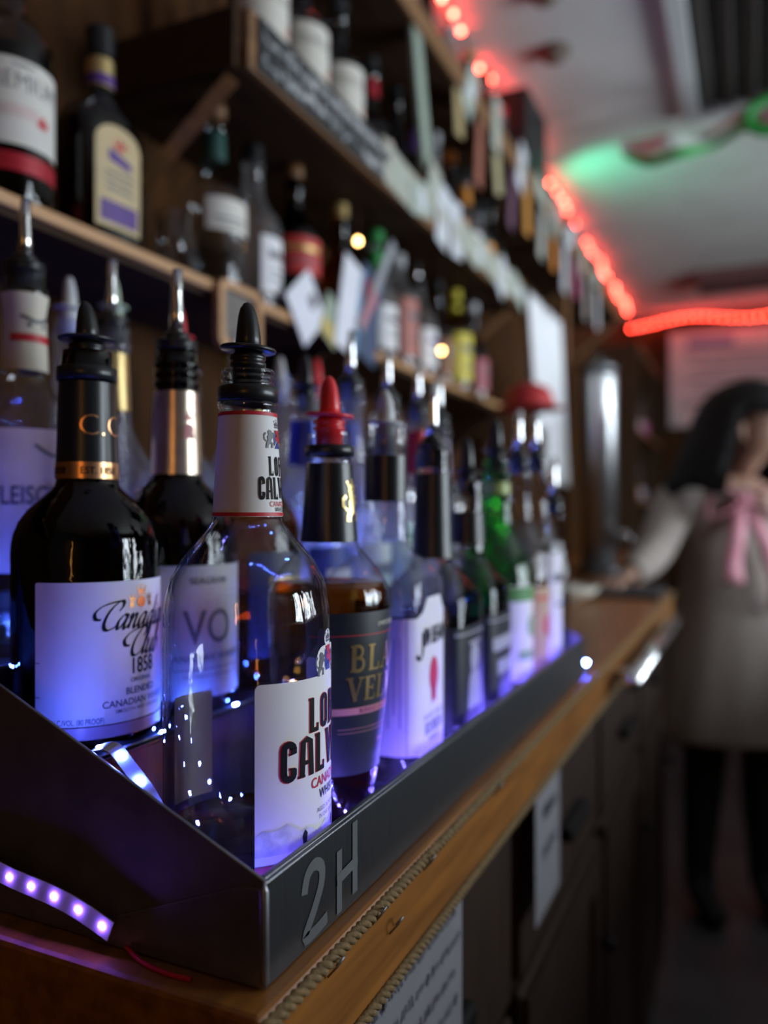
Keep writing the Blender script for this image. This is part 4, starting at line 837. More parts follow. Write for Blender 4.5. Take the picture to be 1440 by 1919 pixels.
# framed tag hanging from the lower shelf edge
tg = empty('framed_tag', (-0.634, 0.893, ZS1)); tag(tg, 'small wood-framed grey plaque hanging from the lower shelf edge', 'plaque')
v0, f0 = rrect(-0.049, 0.049, -0.085, 0.004, 0.014, 5); v1, _ = rrect(-0.038, 0.038, -0.075, -0.006, 0.010, 5); n = len(v0)
V = [(t, a, b) for t in (0.003, 0.013) for a, b in v0] + [(t, a, b) for t in (0.003, 0.013) for a, b in v1]
F = []
for i in range(n):
    j = (i + 1) % n; F += [(i, j, n + j, n + i), (n + i, n + j, 3 * n + j, 3 * n + i), (3 * n + i, 3 * n + j, 2 * n + j, 2 * n + i), (2 * n + i, 2 * n + j, j, i)]
link('frame', pydata('frame', V, F), WOODE, tg)
link('panel', pydata('panel', [(0.006, a, b) for a, b in v1], [tuple(range(n))]), mat('grey_panel', (0.16, 0.14, 0.12), 0.7), tg)

# ------------------------------------------------------------------ lower shelf bottles
XS = -0.688; GS1 = 'bottles on the lower wall shelf'
rt, sf = bottle('whiskey_bottle', 'dark bottle with large ivory label, red leaf and red base band on lower shelf', XS, 0.576, ZS1, shape_prof(0.045, 0.165, 0.215, 0.018, 0.0155, 0.285), G_SMOKE, math.radians(-20), None, (0.16, L_DARK), GS1, 44)
front(rt, sf, 0.135, 0.058, 0.142, mat('ivory_paper', (0.66, 0.63, 0.56), 0.6, var=0.05), [([text2('PREMIUM', 0.017, 0.82, -0.008, 0, 'CENTER', 0.0, 0.112)], GREYINK), ([leaf(0.016, 0.020, 0.078)], REDINK, 'red_leaf'), ([rrect(-0.03, 0.015, 0.085, 0.097)], mat('faint_rose', (0.60, 0.48, 0.44), 0.6), 'faint_seal'), ([text2('ALBERTA', 0.004, 1, 0, 0, 'CENTER', 0, 0.134)], GREYINK)], 0.004)
wrapband(rt, sf, 0.032, 0.050, REDF, 'base_band', 0.0004)
screw_cap(rt, 0.275, 0.0175, 0.028, BLACKP)
FL = (0.64, 1.0, 3.2)
prof = [(0.001, 0.006, 1), (0.04, 0.005, 1), (0.046, 0.0, 1), (0.0495, 0.003, 1), (0.050, 0.012, 1), (0.051, 0.10, 1), (0.0505, 0.135, 1), (0.047, 0.15, 0.95), (0.037, 0.163, 0.7), (0.025, 0.173, 0.35), (0.0175, 0.181, 0.0), (0.0155, 0.19, 0), (0.0150, 0.225, 0), (0.0150, 0.235, 0)]
rt, sf = bottle('whiskey_bottle', 'flat shouldered dark bottle with gold arched label and purple band on lower shelf', XS, 0.704, ZS1, prof, G_SMOKE, math.radians(-4), FL, (0.145, L_DARK), GS1, 44)
arch = [(-0.033, 0.022), (0.033, 0.022), (0.033, 0.118)] + [(0.033 * math.cos(PI * i / 12), 0.118 + 0.022 * math.sin(PI * i / 12)) for i in range(1, 12)] + [(-0.033, 0.118)]
lb = decal('label', rt, sf, [poly(arch)], mat('gold_paper', (0.55, 0.42, 0.22), 0.5, scale=50), 0.0004, 0, 0.08)
decal('label_band', lb, sf, [rrect(-0.027, 0.027, 0.028, 0.052)], PURPLE, 0.0008, 0, 0.08)
decal('label_ribbon', lb, sf, [poly([(-0.016, 0.098), (0.016, 0.092), (0.016, 0.102), (-0.016, 0.112)])], PURPLE, 0.0008, 0, 0.08)
decal('crest', lb, sf, crown(0.014, 0, 0.112), REDINK, 0.0009, 0, 0.08)
decal('label_rule', lb, sf, [rrect(-0.02, 0.02, 0.083, 0.086), rrect(-0.02, 0.02, 0.074, 0.077), rrect(-0.02, 0.02, 0.065, 0.068)], GREYINK, 0.0008, 0, 0.08)
wrapband(rt, sf, 0.190, 0.223, GOLDF, 'neck_foil'); wrapband(rt, sf, 0.192, 0.204, PURPLE, 'neck_band', 0.001)
screw_cap(rt, 0.226, 0.0165, 0.034, BLACKP)
tm = lathe('shot_glass', [(0.0005, 0.008), (0.014, 0.008), (0.016, 0.010), (0.021, 0.075), (0.0225, 0.075), (0.0190, 0.002), (0.0005, 0.0005)], G_CLEAR, None, 28); tm.location = (-0.662, 0.800, ZS1); tag(tm, 'small clear tumbler glass between two bottles on lower shelf', 'glass')
ivory = MATS['ivory_paper']
rt, sf = bottle('liquor_bottle', 'clear round bottle with cream label and dark green cap on lower shelf', XS, 0.922, ZS1, shape_prof(0.045, 0.135, 0.19, 0.0165, 0.0145, 0.255), G_CLEAR, math.radians(-20), None, (0.06, L_CLEAR), GS1)
front(rt, sf, 0.075, 0.085, 0.130, ivory, [([rrect(-0.025, 0.025, 0.10, 0.103), rrect(-0.02, 0.02, 0.093, 0.0955)], GREYINK, 'label_rule')])
wrapband(rt, sf, 0.192, 0.232, mat('dark_green_foil', (0.015, 0.07, 0.06), 0.4), 'neck_foil'); cork(rt, 0.255, 0.0140, 0.018)
def shelf_row(y, label, **k):
    d = dict(hn=0.25, neck_m=None, top='cap', gl=G_CLEAR, group=GS1, seg=28); d.update(k); return row_bottle(label, XS, y, ZS1, **d)
shelf_row(1.018, 'clear bottle with black cap beside the dark green capped one', topm=BLACKP, labm=PAPER, labw=0.06, hn=0.24)
shelf_row(1.138, 'dark bottle with red label and brown stopper on lower shelf', gl=G_BROWN, labm=mat('red_label', (0.50, 0.03, 0.03), 0.5), labz=(0.085, 0.145), hb=0.15, hs=0.2, top='cork', labw=0.11, band=GOLD, face=-0.6, hn=0.25)
shelf_row(1.30, 'amber bottle behind the leaning booklet on lower shelf', gl=G_AMBER, labm=CREAM, topm=GOLDF, liq=(0.1, L_AMBER))
shelf_row(1.455, 'bottle with bright green neck and cap on lower shelf', gl=G_CLEAR, topm=mat('green_plastic', (0.03, 0.28, 0.07), 0.4), neck_m=mat('green_plastic', (0.03, 0.28, 0.07), 0.4), labm=PAPER)
shelf_row(1.565, 'bottle with grey cap and faded red label on lower shelf', topm=WHITEP, labm=mat('faded_red_label', (0.45, 0.16, 0.13), 0.6), labz=(0.03, 0.15), hb=0.155, hs=0.2, hn=0.235)
shelf_row(1.68, 'bottle with white label and violet band on lower shelf', labm=PAPER, band=PURPLE, top='chrome', hn=0.215)
shelf_row(1.80, 'dark brown bottle on lower shelf beside the yellow one', gl=G_AMBER, labm=mat('brown_label', (0.25, 0.10, 0.03), 0.6), liq=(0.12, L_AMBER), hn=0.24)
shelf_row(1.93, 'bright yellow bottle near the far end of lower shelf', gl=glass('yellow_glass', (0.75, 0.62, 0.05), (0.3, 0.22, 0.0)), labm=mat('lemon_label', (0.70, 0.58, 0.05), 0.5), labz=(0.03, 0.15), hb=0.155, hs=0.21, topm=mat('lemon_plastic', (0.65, 0.55, 0.04), 0.4), neck_m=mat('lemon_plastic', (0.65, 0.55, 0.04), 0.4), labw=0.12)
shelf_row(2.07, 'purple-red bottle with white cap at the far end of lower shelf', gl=glass('plum_glass', (0.35, 0.08, 0.15), (0.1, 0.01, 0.04)), labm=mat('rose_label', (0.42, 0.10, 0.12), 0.6), topm=WHITEP)
# cards and booklets clipped to the lower shelf edge
def card(label, cat, y, zc, wd, ht, roll, m, extra=(), name='greeting_card', lean=0.0, x=-0.628, thick=0.0015):
    c = link(name, pydata(name, *boxv(0, thick, -wd / 2, wd / 2, -ht / 2, ht / 2)), m); tag(c, label, cat)
    c.location = (x, y, zc); c.rotation_euler = (roll, lean, 0)
    for i, (y0, y1, z0, z1, mm, nm) in enumerate(extra):
        link(nm, pydata(nm, *boxv(thick, thick + 0.0006, y0, y1, z0, z1)), mm, c)
    return c
WHITEC = mat('white_card', (0.74, 0.74, 0.80), 0.6, var=0.03)
card('white diamond-tilted card with small dark square on the lower shelf edge', 'card', 1.075, H + 0.318, 0.088, 0.088, math.radians(40), WHITEC, [(0.012, 0.034, -0.012, 0.010, GREYINK, 'printed_square')])
card('small green and yellow leaflet beside the white diamond card', 'card', 1.155, H + 0.315, 0.06, 0.075, math.radians(-25), mat('sage_paper', (0.30, 0.36, 0.28), 0.6), [(-0.028, 0.028, -0.035, -0.005, mat('mustard_paper', (0.52, 0.40, 0.12), 0.6), 'yellow_print')], x=-0.6275)
card('white booklet page leaning against the lower shelf', 'booklet', 1.215, H + 0.352, 0.075, 0.165, math.radians(-14), WHITEC, [(0.026, 0.0375, -0.08, 0.08, mat('sky_ink', (0.12, 0.28, 0.45), 0.6), 'blue_margin')], 'booklet', x=-0.624)
card('dark blue booklet with red patch behind the white page', 'booklet', 1.295, H + 0.355, 0.085, 0.17, math.radians(-14), mat('booklet_blue', (0.04, 0.07, 0.14), 0.5), [(-0.03, 0.02, 0.02, 0.06, mat('booklet_red', (0.35, 0.03, 0.06), 0.5), 'red_patch')], 'booklet', x=-0.6265)
card('thin grey stick leaning against the lower shelf bottles', 'stick', 1.315, H + 0.415, 0.022, 0.24, math.radians(-37), mat('grey_card', (0.30, 0.31, 0.34), 0.6), [(-0.011, 0.011, -0.11, -0.02, mat('pink_card', (0.45, 0.20, 0.24), 0.6), 'pink_end')], 'leaning_stick', x=-0.621, thick=0.004)

# ------------------------------------------------------------------ upper shelf bottles
XU = -0.665; GS2 = 'bottles on the upper wall shelf'; ZU = ZS2 + 0.022
def up_row(y, label, **k):
    d = dict(hn=0.262, neck_m=None, top='cap', gl=G_SMOKE, group=GS2, seg=28, liq=(0.13, L_DARK)); d.update(k); return row_bottle(label, XU, y, ZU, **d)
for y, lab in ((0.998, 'ivory-labelled bottle at the near end of the upper shelf'), (1.123, 'ivory-labelled bottle second from the near end of the upper shelf'), (1.252, 'ivory-labelled bottle third from the near end of the upper shelf')):
    rt, sf = bottle('whiskey_bottle', lab, XU, y, ZU, shape_prof(0.045, 0.185, 0.225, 0.018, 0.0155, 0.295), G_SMOKE, math.radians(-25), None, (0.16, L_DARK), GS2, 32)
    front(rt, sf, 0.125, 0.075, 0.180, ivory, [([leaf(0.018, 0.03, 0.10)], mat('coral_ink', (0.60, 0.22, 0.16), 0.6), 'red_leaf'), ([text2('PREMIUM', 0.014, 0.82, 0, 0, 'CENTER', 0, 0.145)], mat('faded_ink', (0.35, 0.33, 0.30), 0.6))], 0.004)
    wrapband(rt, sf, 0.050, 0.068, REDF, 'base_band', 0.0004); screw_cap(rt, 0.285, 0.0175, 0.028, BLACKP)
DK = mat('black_label', (0.02, 0.018, 0.018), 0.5)
up_row(1.385, 'dark bottle with pink label and red band on the upper shelf', labm=mat('shell_pink_label', (0.60, 0.44, 0.40), 0.6), labz=(0.06, 0.11), neck_m=REDF, neck=(0.20, 0.235))
up_row(1.50, 'black-labelled dark bottle fifth along the upper shelf', labm=DK, band=REDINK, gl=G_BROWN)
up_row(1.61, 'dark bottle with violet neck foil on the upper shelf', labm=CREAM, neck_m=PURPLE, gl=G_BROWN, labz=(0.05, 0.10))
up_row(1.72, 'clear bottle with magenta label on the upper shelf', labm=mat('magenta_label', (0.50, 0.06, 0.25), 0.5), gl=G_CLEAR, liq=None, topm=WHITEP)
up_row(1.83, 'amber bottle with orange cap on the upper shelf', labm=mat('orange_label', (0.60, 0.22, 0.03), 0.5), gl=G_AMBER, liq=(0.13, L_AMBER), topm=mat('orange_plastic', (0.70, 0.22, 0.02), 0.4))
up_row(1.94, 'clear bottle with white label and orange foil on the upper shelf', labm=PAPER, gl=G_CLEAR, liq=None, neck_m=mat('orange_foil', (0.65, 0.25, 0.04), 0.4))
up_row(2.05, 'squat bottle with bright orange label on the upper shelf', labm=mat('bright_orange_label', (0.80, 0.30, 0.02), 0.5), gl=G_CLEAR, liq=(0.12, L_AMBER), hn=0.22, hb=0.12, hs=0.16, labz=(0.02, 0.115), labw=0.12)
up_row(2.15, 'brown bottle at the far end of the upper shelf', labm=CREAM, gl=G_BROWN)
# banknotes and tags tacked on the shelf fronts
NOTE = [mat('banknote_grey', (0.36, 0.37, 0.31), 0.7, scale=60, col2=(0.46, 0.46, 0.38)), mat('banknote_green', (0.33, 0.38, 0.32), 0.7, scale=60, col2=(0.42, 0.46, 0.40)), mat('banknote_white', (0.56, 0.58, 0.62), 0.7, scale=60, col2=(0.66, 0.68, 0.72))]
notes = [(1.335, 0.04, 0, -6, 0.15, 0.075), (1.44, 0.036, 1, 12, 0.11, 0.066), (1.50, 0.085, 0, 70, 0.09, 0.06), (1.565, 0.045, 2, 80, 0.13, 0.066), (1.64, 0.04, 2, 95, 0.12, 0.066), (1.72, 0.035, 0, -10, 0.11, 0.066), (1.81, 0.04, 1, 15, 0.12, 0.066), (1.90, 0.038, 0, -8, 0.12, 0.066), (1.985, 0.03, 2, 60, 0.10, 0.066), (2.07, 0.04, 0, 8, 0.12, 0.066), (2.15, 0.035, 1, -15, 0.12, 0.066)]
for i, (y, dz, k, rol, a, b) in enumerate(notes):
    card('%s banknote tacked on the upper shelf front' % ['first', 'second', 'third', 'fourth', 'fifth', 'sixth', 'seventh', 'eighth', 'ninth', 'tenth', 'eleventh'][i] + ' counting from the chalk sign', 'banknote', y, ZS2 + dz, a, b, math.radians(rol), NOTE[k], [(-0.018, 0.018, -0.018, 0.018, NOTE[(k + 1) % 3], 'portrait_oval')], 'banknote', x=-0.584 + 0.0022 * (i % 3))['group'] = 'notes tacked on the upper shelf front'
notes3 = [(1.75, 0.02, 1, 60), (1.95, 0.03, 0, 85), (2.2, 0.02, 2, 70), (2.42, 0.03, 0, -12), (2.62, 0.02, 1, 80), (2.85, 0.03, 2, 20), (3.1, 0.02, 0, 65), (3.4, 0.03, 1, 10)]
for i, (y, dz, k, rol) in enumerate(notes3):
    card('%s banknote tacked on the top shelf front' % ['first', 'second', 'third', 'fourth', 'fifth', 'sixth', 'seventh', 'eighth'][i] + ' counting from its near end', 'banknote', y, ZS3 + dz, 0.14, 0.066, math.radians(rol), NOTE[k], [(-0.018, 0.018, -0.018, 0.018, NOTE[(k + 1) % 3], 'portrait_oval')], 'banknote', x=-0.586 + 0.0022 * (i % 2))['group'] = 'notes tacked on the top shelf front'
# ------------------------------------------------------------------ top shelf
XTP = -0.69; ZTP = ZS3 + 0.022; GS3 = 'bottles on the top wall shelf'
tops = [(1.45, G_BROWN, CREAM, BLACKP), (1.60, G_SMOKE, DK, REDP), (1.74, G_BROWN, PAPER, BLACKP), (1.90, G_CLEAR, MATS['rose_label'], WHITEP), (2.05, G_BROWN, CREAM, GOLDF), (2.2, G_SMOKE, PAPER, BLACKP), (2.35, G_CLEAR, MATS['orange_label'], REDP), (2.77, G_CLEAR, PAPER, WHITEP), (2.90, G_SMOKE, MATS['magenta_label'], BLACKP), (3.03, G_CLEAR, PAPER, BLACKP), (3.4, G_BROWN, DK, BLACKP), (3.55, G_CLEAR, PAPER, WHITEP), (3.7, G_BROWN, DK, REDP), (3.9, G_CLEAR, WHITEC, WHITEP), (4.05, G_SMOKE, CREAM, BLACKP)]
glname = {G_BROWN.name: 'brown glass', G_SMOKE.name: 'smoky glass', G_CLEAR.name: 'clear glass'}
ords = ['first', 'second', 'third', 'fourth', 'fifth', 'sixth', 'seventh', 'eighth', 'ninth', 'tenth', 'eleventh', 'twelfth', 'thirteenth', 'fourteenth', 'fifteenth']
for i, (y, g, lm, tm_) in enumerate(tops):
    row_bottle('%s bottle from the near end of the top shelf, %s' % (ords[i], glname[g.name]), XTP, y, ZTP, 0.24 + 0.015 * (i % 3), None, 'cap', g, labm=lm, group=GS3, topm=tm_, seg=20)
sp_ = empty('loudspeaker', (-0.70, 2.56, ZTP)); tag(sp_, 'small black loudspeaker on the top shelf hiding part of the red lights', 'loudspeaker')
FELT = mat('black_vinyl', (0.012, 0.011, 0.012), 0.6, bump=0.2)
box('cabinet', -0.09, 0.07, -0.12, 0.14, 0.0, 0.36, FELT, sp_, 0.008)
for zz, r_ in ((0.12, 0.085), (0.28, 0.045)): lathe('speaker_cone', [(r_, 0.0005), (r_ * 0.97, 0.006), (r_ * 0.9, 0.004), (r_ * 0.3, 0.001), (r_ * 0.25, 0.004), (0.001, 0.006)], KNOB, sp_, 28).matrix_local = Matrix.Translation((0.0705, 0.01, zz)) @ Matrix.Rotation(PI / 2, 4, 'Y')
pd = empty('leaning_paddle', (-0.594, 1.50, ZS2 + 0.105)); tag(pd, 'pale green wooden paddle leaning up in front of the top shelf', 'paddle'); pd.rotation_euler = (math.radians(9), math.radians(-2), 0)
PG = mat('pale_green_paint', (0.30, 0.36, 0.29), 0.6)
prism('blade', [(-0.020, 0.0), (0.020, 0.0), (0.024, 0.03), (0.024, 0.30), (0.012, 0.34), (-0.012, 0.34), (-0.024, 0.30), (-0.024, 0.03)], 'x', -0.006, 0.006, PG, pd, 0.002)
tube('handle', [(0, 0, 0.335), (0, 0, 0.56)], 0.011, PG, pd, 12)

TAGS = [(1.68, 0.10, 0.05, 8, (0.40, 0.30, 0.14), 'tan'), (1.83, 0.16, 0.05, -6, (0.30, 0.10, 0.06), 'rust'), (1.98, 0.12, 0.06, 14, (0.42, 0.36, 0.20), 'straw'), (2.12, 0.17, 0.045, -10, (0.16, 0.07, 0.12), 'plum'), (2.28, 0.13, 0.06, 6, (0.60, 0.26, 0.05), 'orange'), (2.46, 0.15, 0.06, -8, (0.50, 0.48, 0.42), 'ivory'), (2.62, 0.14, 0.06, 12, (0.62, 0.22, 0.04), 'tangerine'), (2.80, 0.17, 0.07, -5, (0.55, 0.55, 0.60), 'white'), (3.0, 0.14, 0.06, 9, (0.45, 0.10, 0.20), 'magenta'), (3.2, 0.18, 0.07, -7, (0.35, 0.30, 0.28), 'brown'), (3.45, 0.16, 0.07, 6, (0.60, 0.60, 0.62), 'pale grey')]
for (y, ln, wd, rol, col, nm) in TAGS:
    card('%s hanging tag dangling below the top shelf front' % nm, 'tag', y, ZS3 - ln / 2 - 0.012, wd, ln, math.radians(rol), mat('tag_' + nm.replace(' ', '_'), col, 0.6), [(-0.003, 0.003, ln / 2 - 0.002, ln / 2 + 0.02, CORDM, 'string')], 'hang_tag', x=-0.592, thick=0.003)['group'] = 'tags hanging under the top shelf'

# ------------------------------------------------------------------ red string lights
REDL = emis('red_bulb', (1.0, 0.05, 0.03), 80.0)
sph = pydata('bulb', *lathev([(0.0005, -0.008), (0.005, -0.006), (0.007, 0.0), (0.005, 0.006), (0.0005, 0.008)], 10, None, True)); sph.materials.append(REDL)
for p_ in sph.polygons: p_.use_smooth = True
CORD = mat('dark_cord', (0.03, 0.004, 0.004), 0.5)
def string_light(label, pts, spacing, clumps=False):
    nb_ = 0
    P = [Vector(p) for p in pts]; root = empty('red_string_light', P[0]); tag(root, label, 'string light'); o0 = P[0]
    tube('cord', [tuple(p - o0) for p in P], 0.003, CORD, root, 6)
    acc = 0.0; nxt = spacing / 2
    for i in range(len(P) - 1):
        sg_ = P[i + 1] - P[i]; L = sg_.length
        while nxt <= acc + L:
            o = bpy.data.objects.new('bulb', sph); C.objects.link(o); o.parent = root
            o.location = P[i] + sg_ * ((nxt - acc) / L) - o0 + Vector((0, 0, -0.010)); nb_ += 1; nxt += spacing * (2.4 if clumps and nb_ % 9 == 0 else 1.0)
        acc += L
    return root
pts = [(-0.755 + 0.012 * math.sin(i * 1.3), 1.45 + 0.1 * i, H + 1.385 + 0.008 * math.sin(i * 2.1)) for i in range(45)]
string_light('red bulb string running along the wall top above the top shelf', pts, 0.085, True)
pts = [(-0.80 + 0.06 * i, 5.92, H + 1.345 + 0.022 * math.sin(i * 0.45 - 1.5)) for i in range(34)]
string_light('wavy red bulb string across the far wall under the ceiling', pts, 0.055)

# ------------------------------------------------------------------ ceiling things
vt = empty('ceiling_vent', (0, 0, ZC)); tag(vt, 'large white-framed slatted air vent set into the ceiling', 'vent')
WH = mat('white_enamel', (0.55, 0.56, 0.56), 0.5, var=0.04)
xa, xb, ya, yb = -0.215, 0.55, 1.75, 3.0
for a in ((xa, xa + 0.055, ya, yb), (xb - 0.055, xb, ya, yb), (xa + 0.056, xb - 0.056, ya, ya + 0.055), (xa + 0.056, xb - 0.056, yb - 0.055, yb)): box('frame_bar', a[0], a[1], a[2], a[3], -0.03, -0.001, WH, vt, 0.004)
box('dark_shade_panel', xa + 0.056, xb - 0.056, ya + 0.056, yb - 0.056, -0.006, -0.001, mat('vent_shade', (0.02, 0.018, 0.016), 0.8), vt)  # flat panel, its black colour stands in for the shade inside the vent
SLM = mat('vent_slat', (0.10, 0.09, 0.08), 0.6); sl = None
for k in range(10):
    if sl is None:
        sl = box('slat', -0.018, 0.018, ya + 0.057, yb - 0.057, -0.002, 0.002, SLM, vt); o = sl
    else: o = sl.copy(); C.objects.link(o); o.parent = vt
    o.location = (xa + 0.085 + k * 0.066, 0, -0.019); o.rotation_euler = (0, math.radians(30), 0)
for i, (x, y) in enumerate(((-0.54, 2.41), (-0.50, 2.12))):
    sd = empty('smoke_detector', (x, y, ZC)); tag(sd, ['round dusty smoke detector on the ceiling by the wall', 'round dark ceiling fitting at the top edge of the view'][i], 'detector')
    DU = mat('dusty_plastic', (0.16, 0.12, 0.09), 0.6)
    lathe('base', [(0.045, -0.012), (0.05, -0.001)], DU, sd, 24, cap=True); lathe('dome', [(0.012, -0.034), (0.03, -0.030), (0.037, -0.013)], DU, sd, 24, cap=True)
# ceiling garland
GREEN = mat('garland_green', (0.04, 0.42, 0.08), 0.5); GARW = mat('garland_pale', (0.62, 0.70, 0.62), 0.5)
gr = empty('ceiling_garland', (0, 2.86, H + 1.27)); tag(gr, 'green and white foil garland looped under the ceiling near the vent', 'garland')
def ribbon(name, pts, wv, m, t=0.0015):
    V = []; F = []
    for i, (p, wd) in enumerate(zip(pts, wv)):
        for s in (-1, 1):
            for h in (0, t): V.append((p[0], p[1] + h, p[2] + s * wd / 2))
    for i in range(len(pts) - 1):
        a, b = i * 4, i * 4 + 4; F += [(a, b, b + 2, a + 2), (a + 1, a + 3, b + 3, b + 1), (a, a + 1, b + 1, b), (a + 2, b + 2, b + 3, a + 3)]
    F += [(0, 2, 3, 1), (4 * len(pts) - 4, 4 * len(pts) - 3, 4 * len(pts) - 1, 4 * len(pts) - 2)]
    return link(name, pydata(name, V, F), m, gr)
N_ = 40
ribbon('green_band', [(-0.40 + 0.75 * i / N_, 0.03 * math.sin(i * 0.5), -0.045 + 0.028 * math.sin(i * 0.25 + 2.6)) for i in range(N_ + 1)], [0.02 + 0.018 * abs(math.sin(i * 0.22)) for i in range(N_ + 1)], GREEN)
ribbon('pale_band', [(-0.42 + 0.77 * i / N_, 0.03 * math.sin(i * 0.5 + 0.4) + 0.03, 0.01 + 0.02 * math.sin(i * 0.25 + 2.4)) for i in range(N_ + 1)], [0.05 + 0.02 * math.sin(i * 0.3) for i in range(N_ + 1)], GARW)
tube('green_loop', [(0.075 + 0.085 * math.cos(2 * PI * i / 28), -0.03, 0.0 + 0.055 * math.sin(2 * PI * i / 28)) for i in range(29)], 0.016, GREEN, gr, 10)
lathe('pink_medallion', [(0.001, -0.004), (0.05, -0.003), (0.055, 0.0), (0.05, 0.003), (0.001, 0.004)], mat('pink_foil', (0.55, 0.32, 0.35), 0.5), gr, 24).matrix_local = Matrix.Translation((0.075, -0.03, 0)) @ Matrix.Rotation(PI / 2, 4, 'X') @ Matrix.Diagonal((1, 0.55, 1, 1))
for k in range(4): tube('hanger', [(-0.36 + 0.2 * k, 0.03, 0.02), (-0.36 + 0.2 * k, 0.03, 0.129)], 0.0012, GARW, gr, 5)
# green lamp throwing its light on the ceiling
gl_ = empty('green_lamp', (-0.66, 3.20, ZTP)); tag(gl_, 'green spotlight on the top shelf throwing green light on the ceiling', 'lamp')
lathe('stand', [(0.035, 0.0), (0.035, 0.01), (0.008, 0.014), (0.008, 0.06)], KNOB, gl_, 20, cap=True)
lathe('shade', [(0.02, 0.06), (0.028, 0.07), (0.045, 0.14)], KNOB, gl_, 24)
lathe('green_bulb', [(0.01, 0.09), (0.024, 0.105), (0.026, 0.115), (0.012, 0.130), (0.001, 0.132)], emis('green_glow', (0.03, 1.0, 0.45), 8.0), gl_, 16)
gp = bpy.data.lights.new('green_spot', 'SPOT'); gp.energy = 5; gp.color = (0.10, 1.0, 0.55); gp.spot_size = math.radians(105); gp.spot_blend = 0.8; gp.shadow_soft_size = 0.03
go = bpy.data.objects.new('green_spot', gp); C.objects.link(go); go.parent = gl_; go.location = (0.0, 0.0, 0.150); go.rotation_euler = Vector((0.50, 0.45, 0.75)).to_track_quat('-Z', 'Y').to_euler()

# ------------------------------------------------------------------ far end of the room
beam = struct(box('trim_1', -0.28, XR, 4.95, 5.25, ZC - 0.075, ZC - 0.001, mat('beam_paint', (0.12, 0.05, 0.05), 0.7)))
bd = empty('menu_board', (0.2, 5.985, H + 0.94)); tag(bd, 'large pale pinkish menu board with faint lines on the far wall', 'board')
box('board', -0.72, 0.9, -0.012, 0.0, -0.34, 0.32, mat('menu_board_face', (0.60, 0.48, 0.49), 0.6, scale=4, var=0.12), bd, 0.003)
for a in ((-0.75, -0.721, -0.37, 0.35), (0.901, 0.93, -0.37, 0.35)): box('frame_bar', a[0], a[1], -0.025, 0.0, a[2], a[3], WOODD, bd)
for k in range(6): box('text_line', -0.62 + 0.07 * (k % 2), 0.55 + 0.1 * (k % 3), -0.0128, -0.0121, 0.14 - k * 0.085, 0.165 - k * 0.085, mat('faint_grey_ink', (0.22, 0.17, 0.18), 0.6), bd)
box('text_line', -0.60, -0.30, -0.0128, -0.0121, 0.21, 0.27, mat('menu_blue', (0.12, 0.13, 0.28), 0.6), bd)
hc = empty('tall_cabinet', (-0.69, 5.2, 0)); tag(hc, 'tall dark open cabinet against the left wall at the far end', 'cabinet')
box('back', -0.148, -0.135, -0.55, 0.7, 0.0, 2.2, WOODM, hc)
for yy in (-0.55, 0.68): box('side', -0.134, 0.12, yy, yy + 0.02, 0, 2.2, WOODD, hc)
for k, zz in enumerate((0.03, 0.9, 1.3, 1.7, 2.18)): box('shelf_board', -0.134, 0.12, -0.528, 0.678, zz, zz + 0.02, WOODM, hc)
far_items = [(4.85, 1.32, PAPER, 0.12), (5.1, 1.32, MATS['orange_label'], 0.16), (5.35, 1.32, MATS['lilac_label'], 0.14), (4.9, 1.72, CREAM, 0.2), (5.2, 1.72, MATS['shell_pink_label'], 0.18), (5.5, 1.72, MATS['magenta_label'], 0.2), (4.95, 0.92, PAPER, 0.22), (5.3, 0.92, CREAM, 0.2)]
for i, (y, zz, m_, h) in enumerate(far_items):
    row_bottle('%s bottle counted upward through the far tall cabinet' % ords[i], -0.655, y, zz, h + 0.06, None, 'cap', G_CLEAR, labm=m_, group='bottles in the far cabinet', seg=16, hb=h * 0.6, hs=h * 0.85, labz=(0.02, h * 0.55), labw=0.12)
# post, towels, tower, counter things
ps = struct(box('trim_2', -0.63, -0.59, 2.83, 2.87, ZT, ZS3 - 0.001, WOODM, None, 0.003))
rl = tube('towel_rail', [(-0.597, 2.221, H + 0.63), (-0.597, 2.829, H + 0.63)], 0.007, STEELD, None, 12); tag(rl, 'thin metal rail bridging the upper shelf end and the wooden post', 'rail')
CLOTH = mat('white_cotton', (0.85, 0.85, 0.88), 0.9, scale=90, var=0.05, bump=0.3)
def towel(label, y0, y1, drop, seed):
    n, m_ = 26, 18; V = []; F = []
    for j in range(m_ + 1):
        for i in range(n + 1):
            u = i / n; v = j / m_; flare = 1 + 0.25 * v * (0.5 + 0.5 * math.sin(seed))
            y = (y0 + y1) / 2 + (u - 0.5) * (y1 - y0) * flare + 0.02 * v * math.sin(seed * 2); x = -0.584 + 0.018 * (0.3 + v) * math.sin(u * 19 + seed) + 0.012 * v
            V.append((x, y, H + 0.637 - v * drop - 0.04 * v * abs(math.sin(u * 5 + seed))))
    for j in range(m_):
        for i in range(n): a = j * (n + 1) + i; F.append((a, a + 1, a + n + 2, a + n + 1))
    o = link('hanging_towel', pydata('hanging_towel', V, F), CLOTH, None, True); tag(o, label, 'towel', 'white towels on the rail')
    md = o.modifiers.new('thickness', 'SOLIDIFY'); md.thickness = 0.003; return o
towel('white cotton towel hanging nearest the upper shelf end', 2.24, 2.42, 0.36, 1.1)
towel('longer white cotton towel hanging beside the wooden post', 2.46, 2.68, 0.52, 2.7)
tw = empty('steel_tower', (-0.485, 2.85, ZT)); tag(tw, 'tall polished stainless steel cylinder standing on the counter by the post', 'dispenser')
lathe('foot', [(0.085, 0.0), (0.085, 0.015), (0.07, 0.025)], STEELD, tw, 32, cap=True)
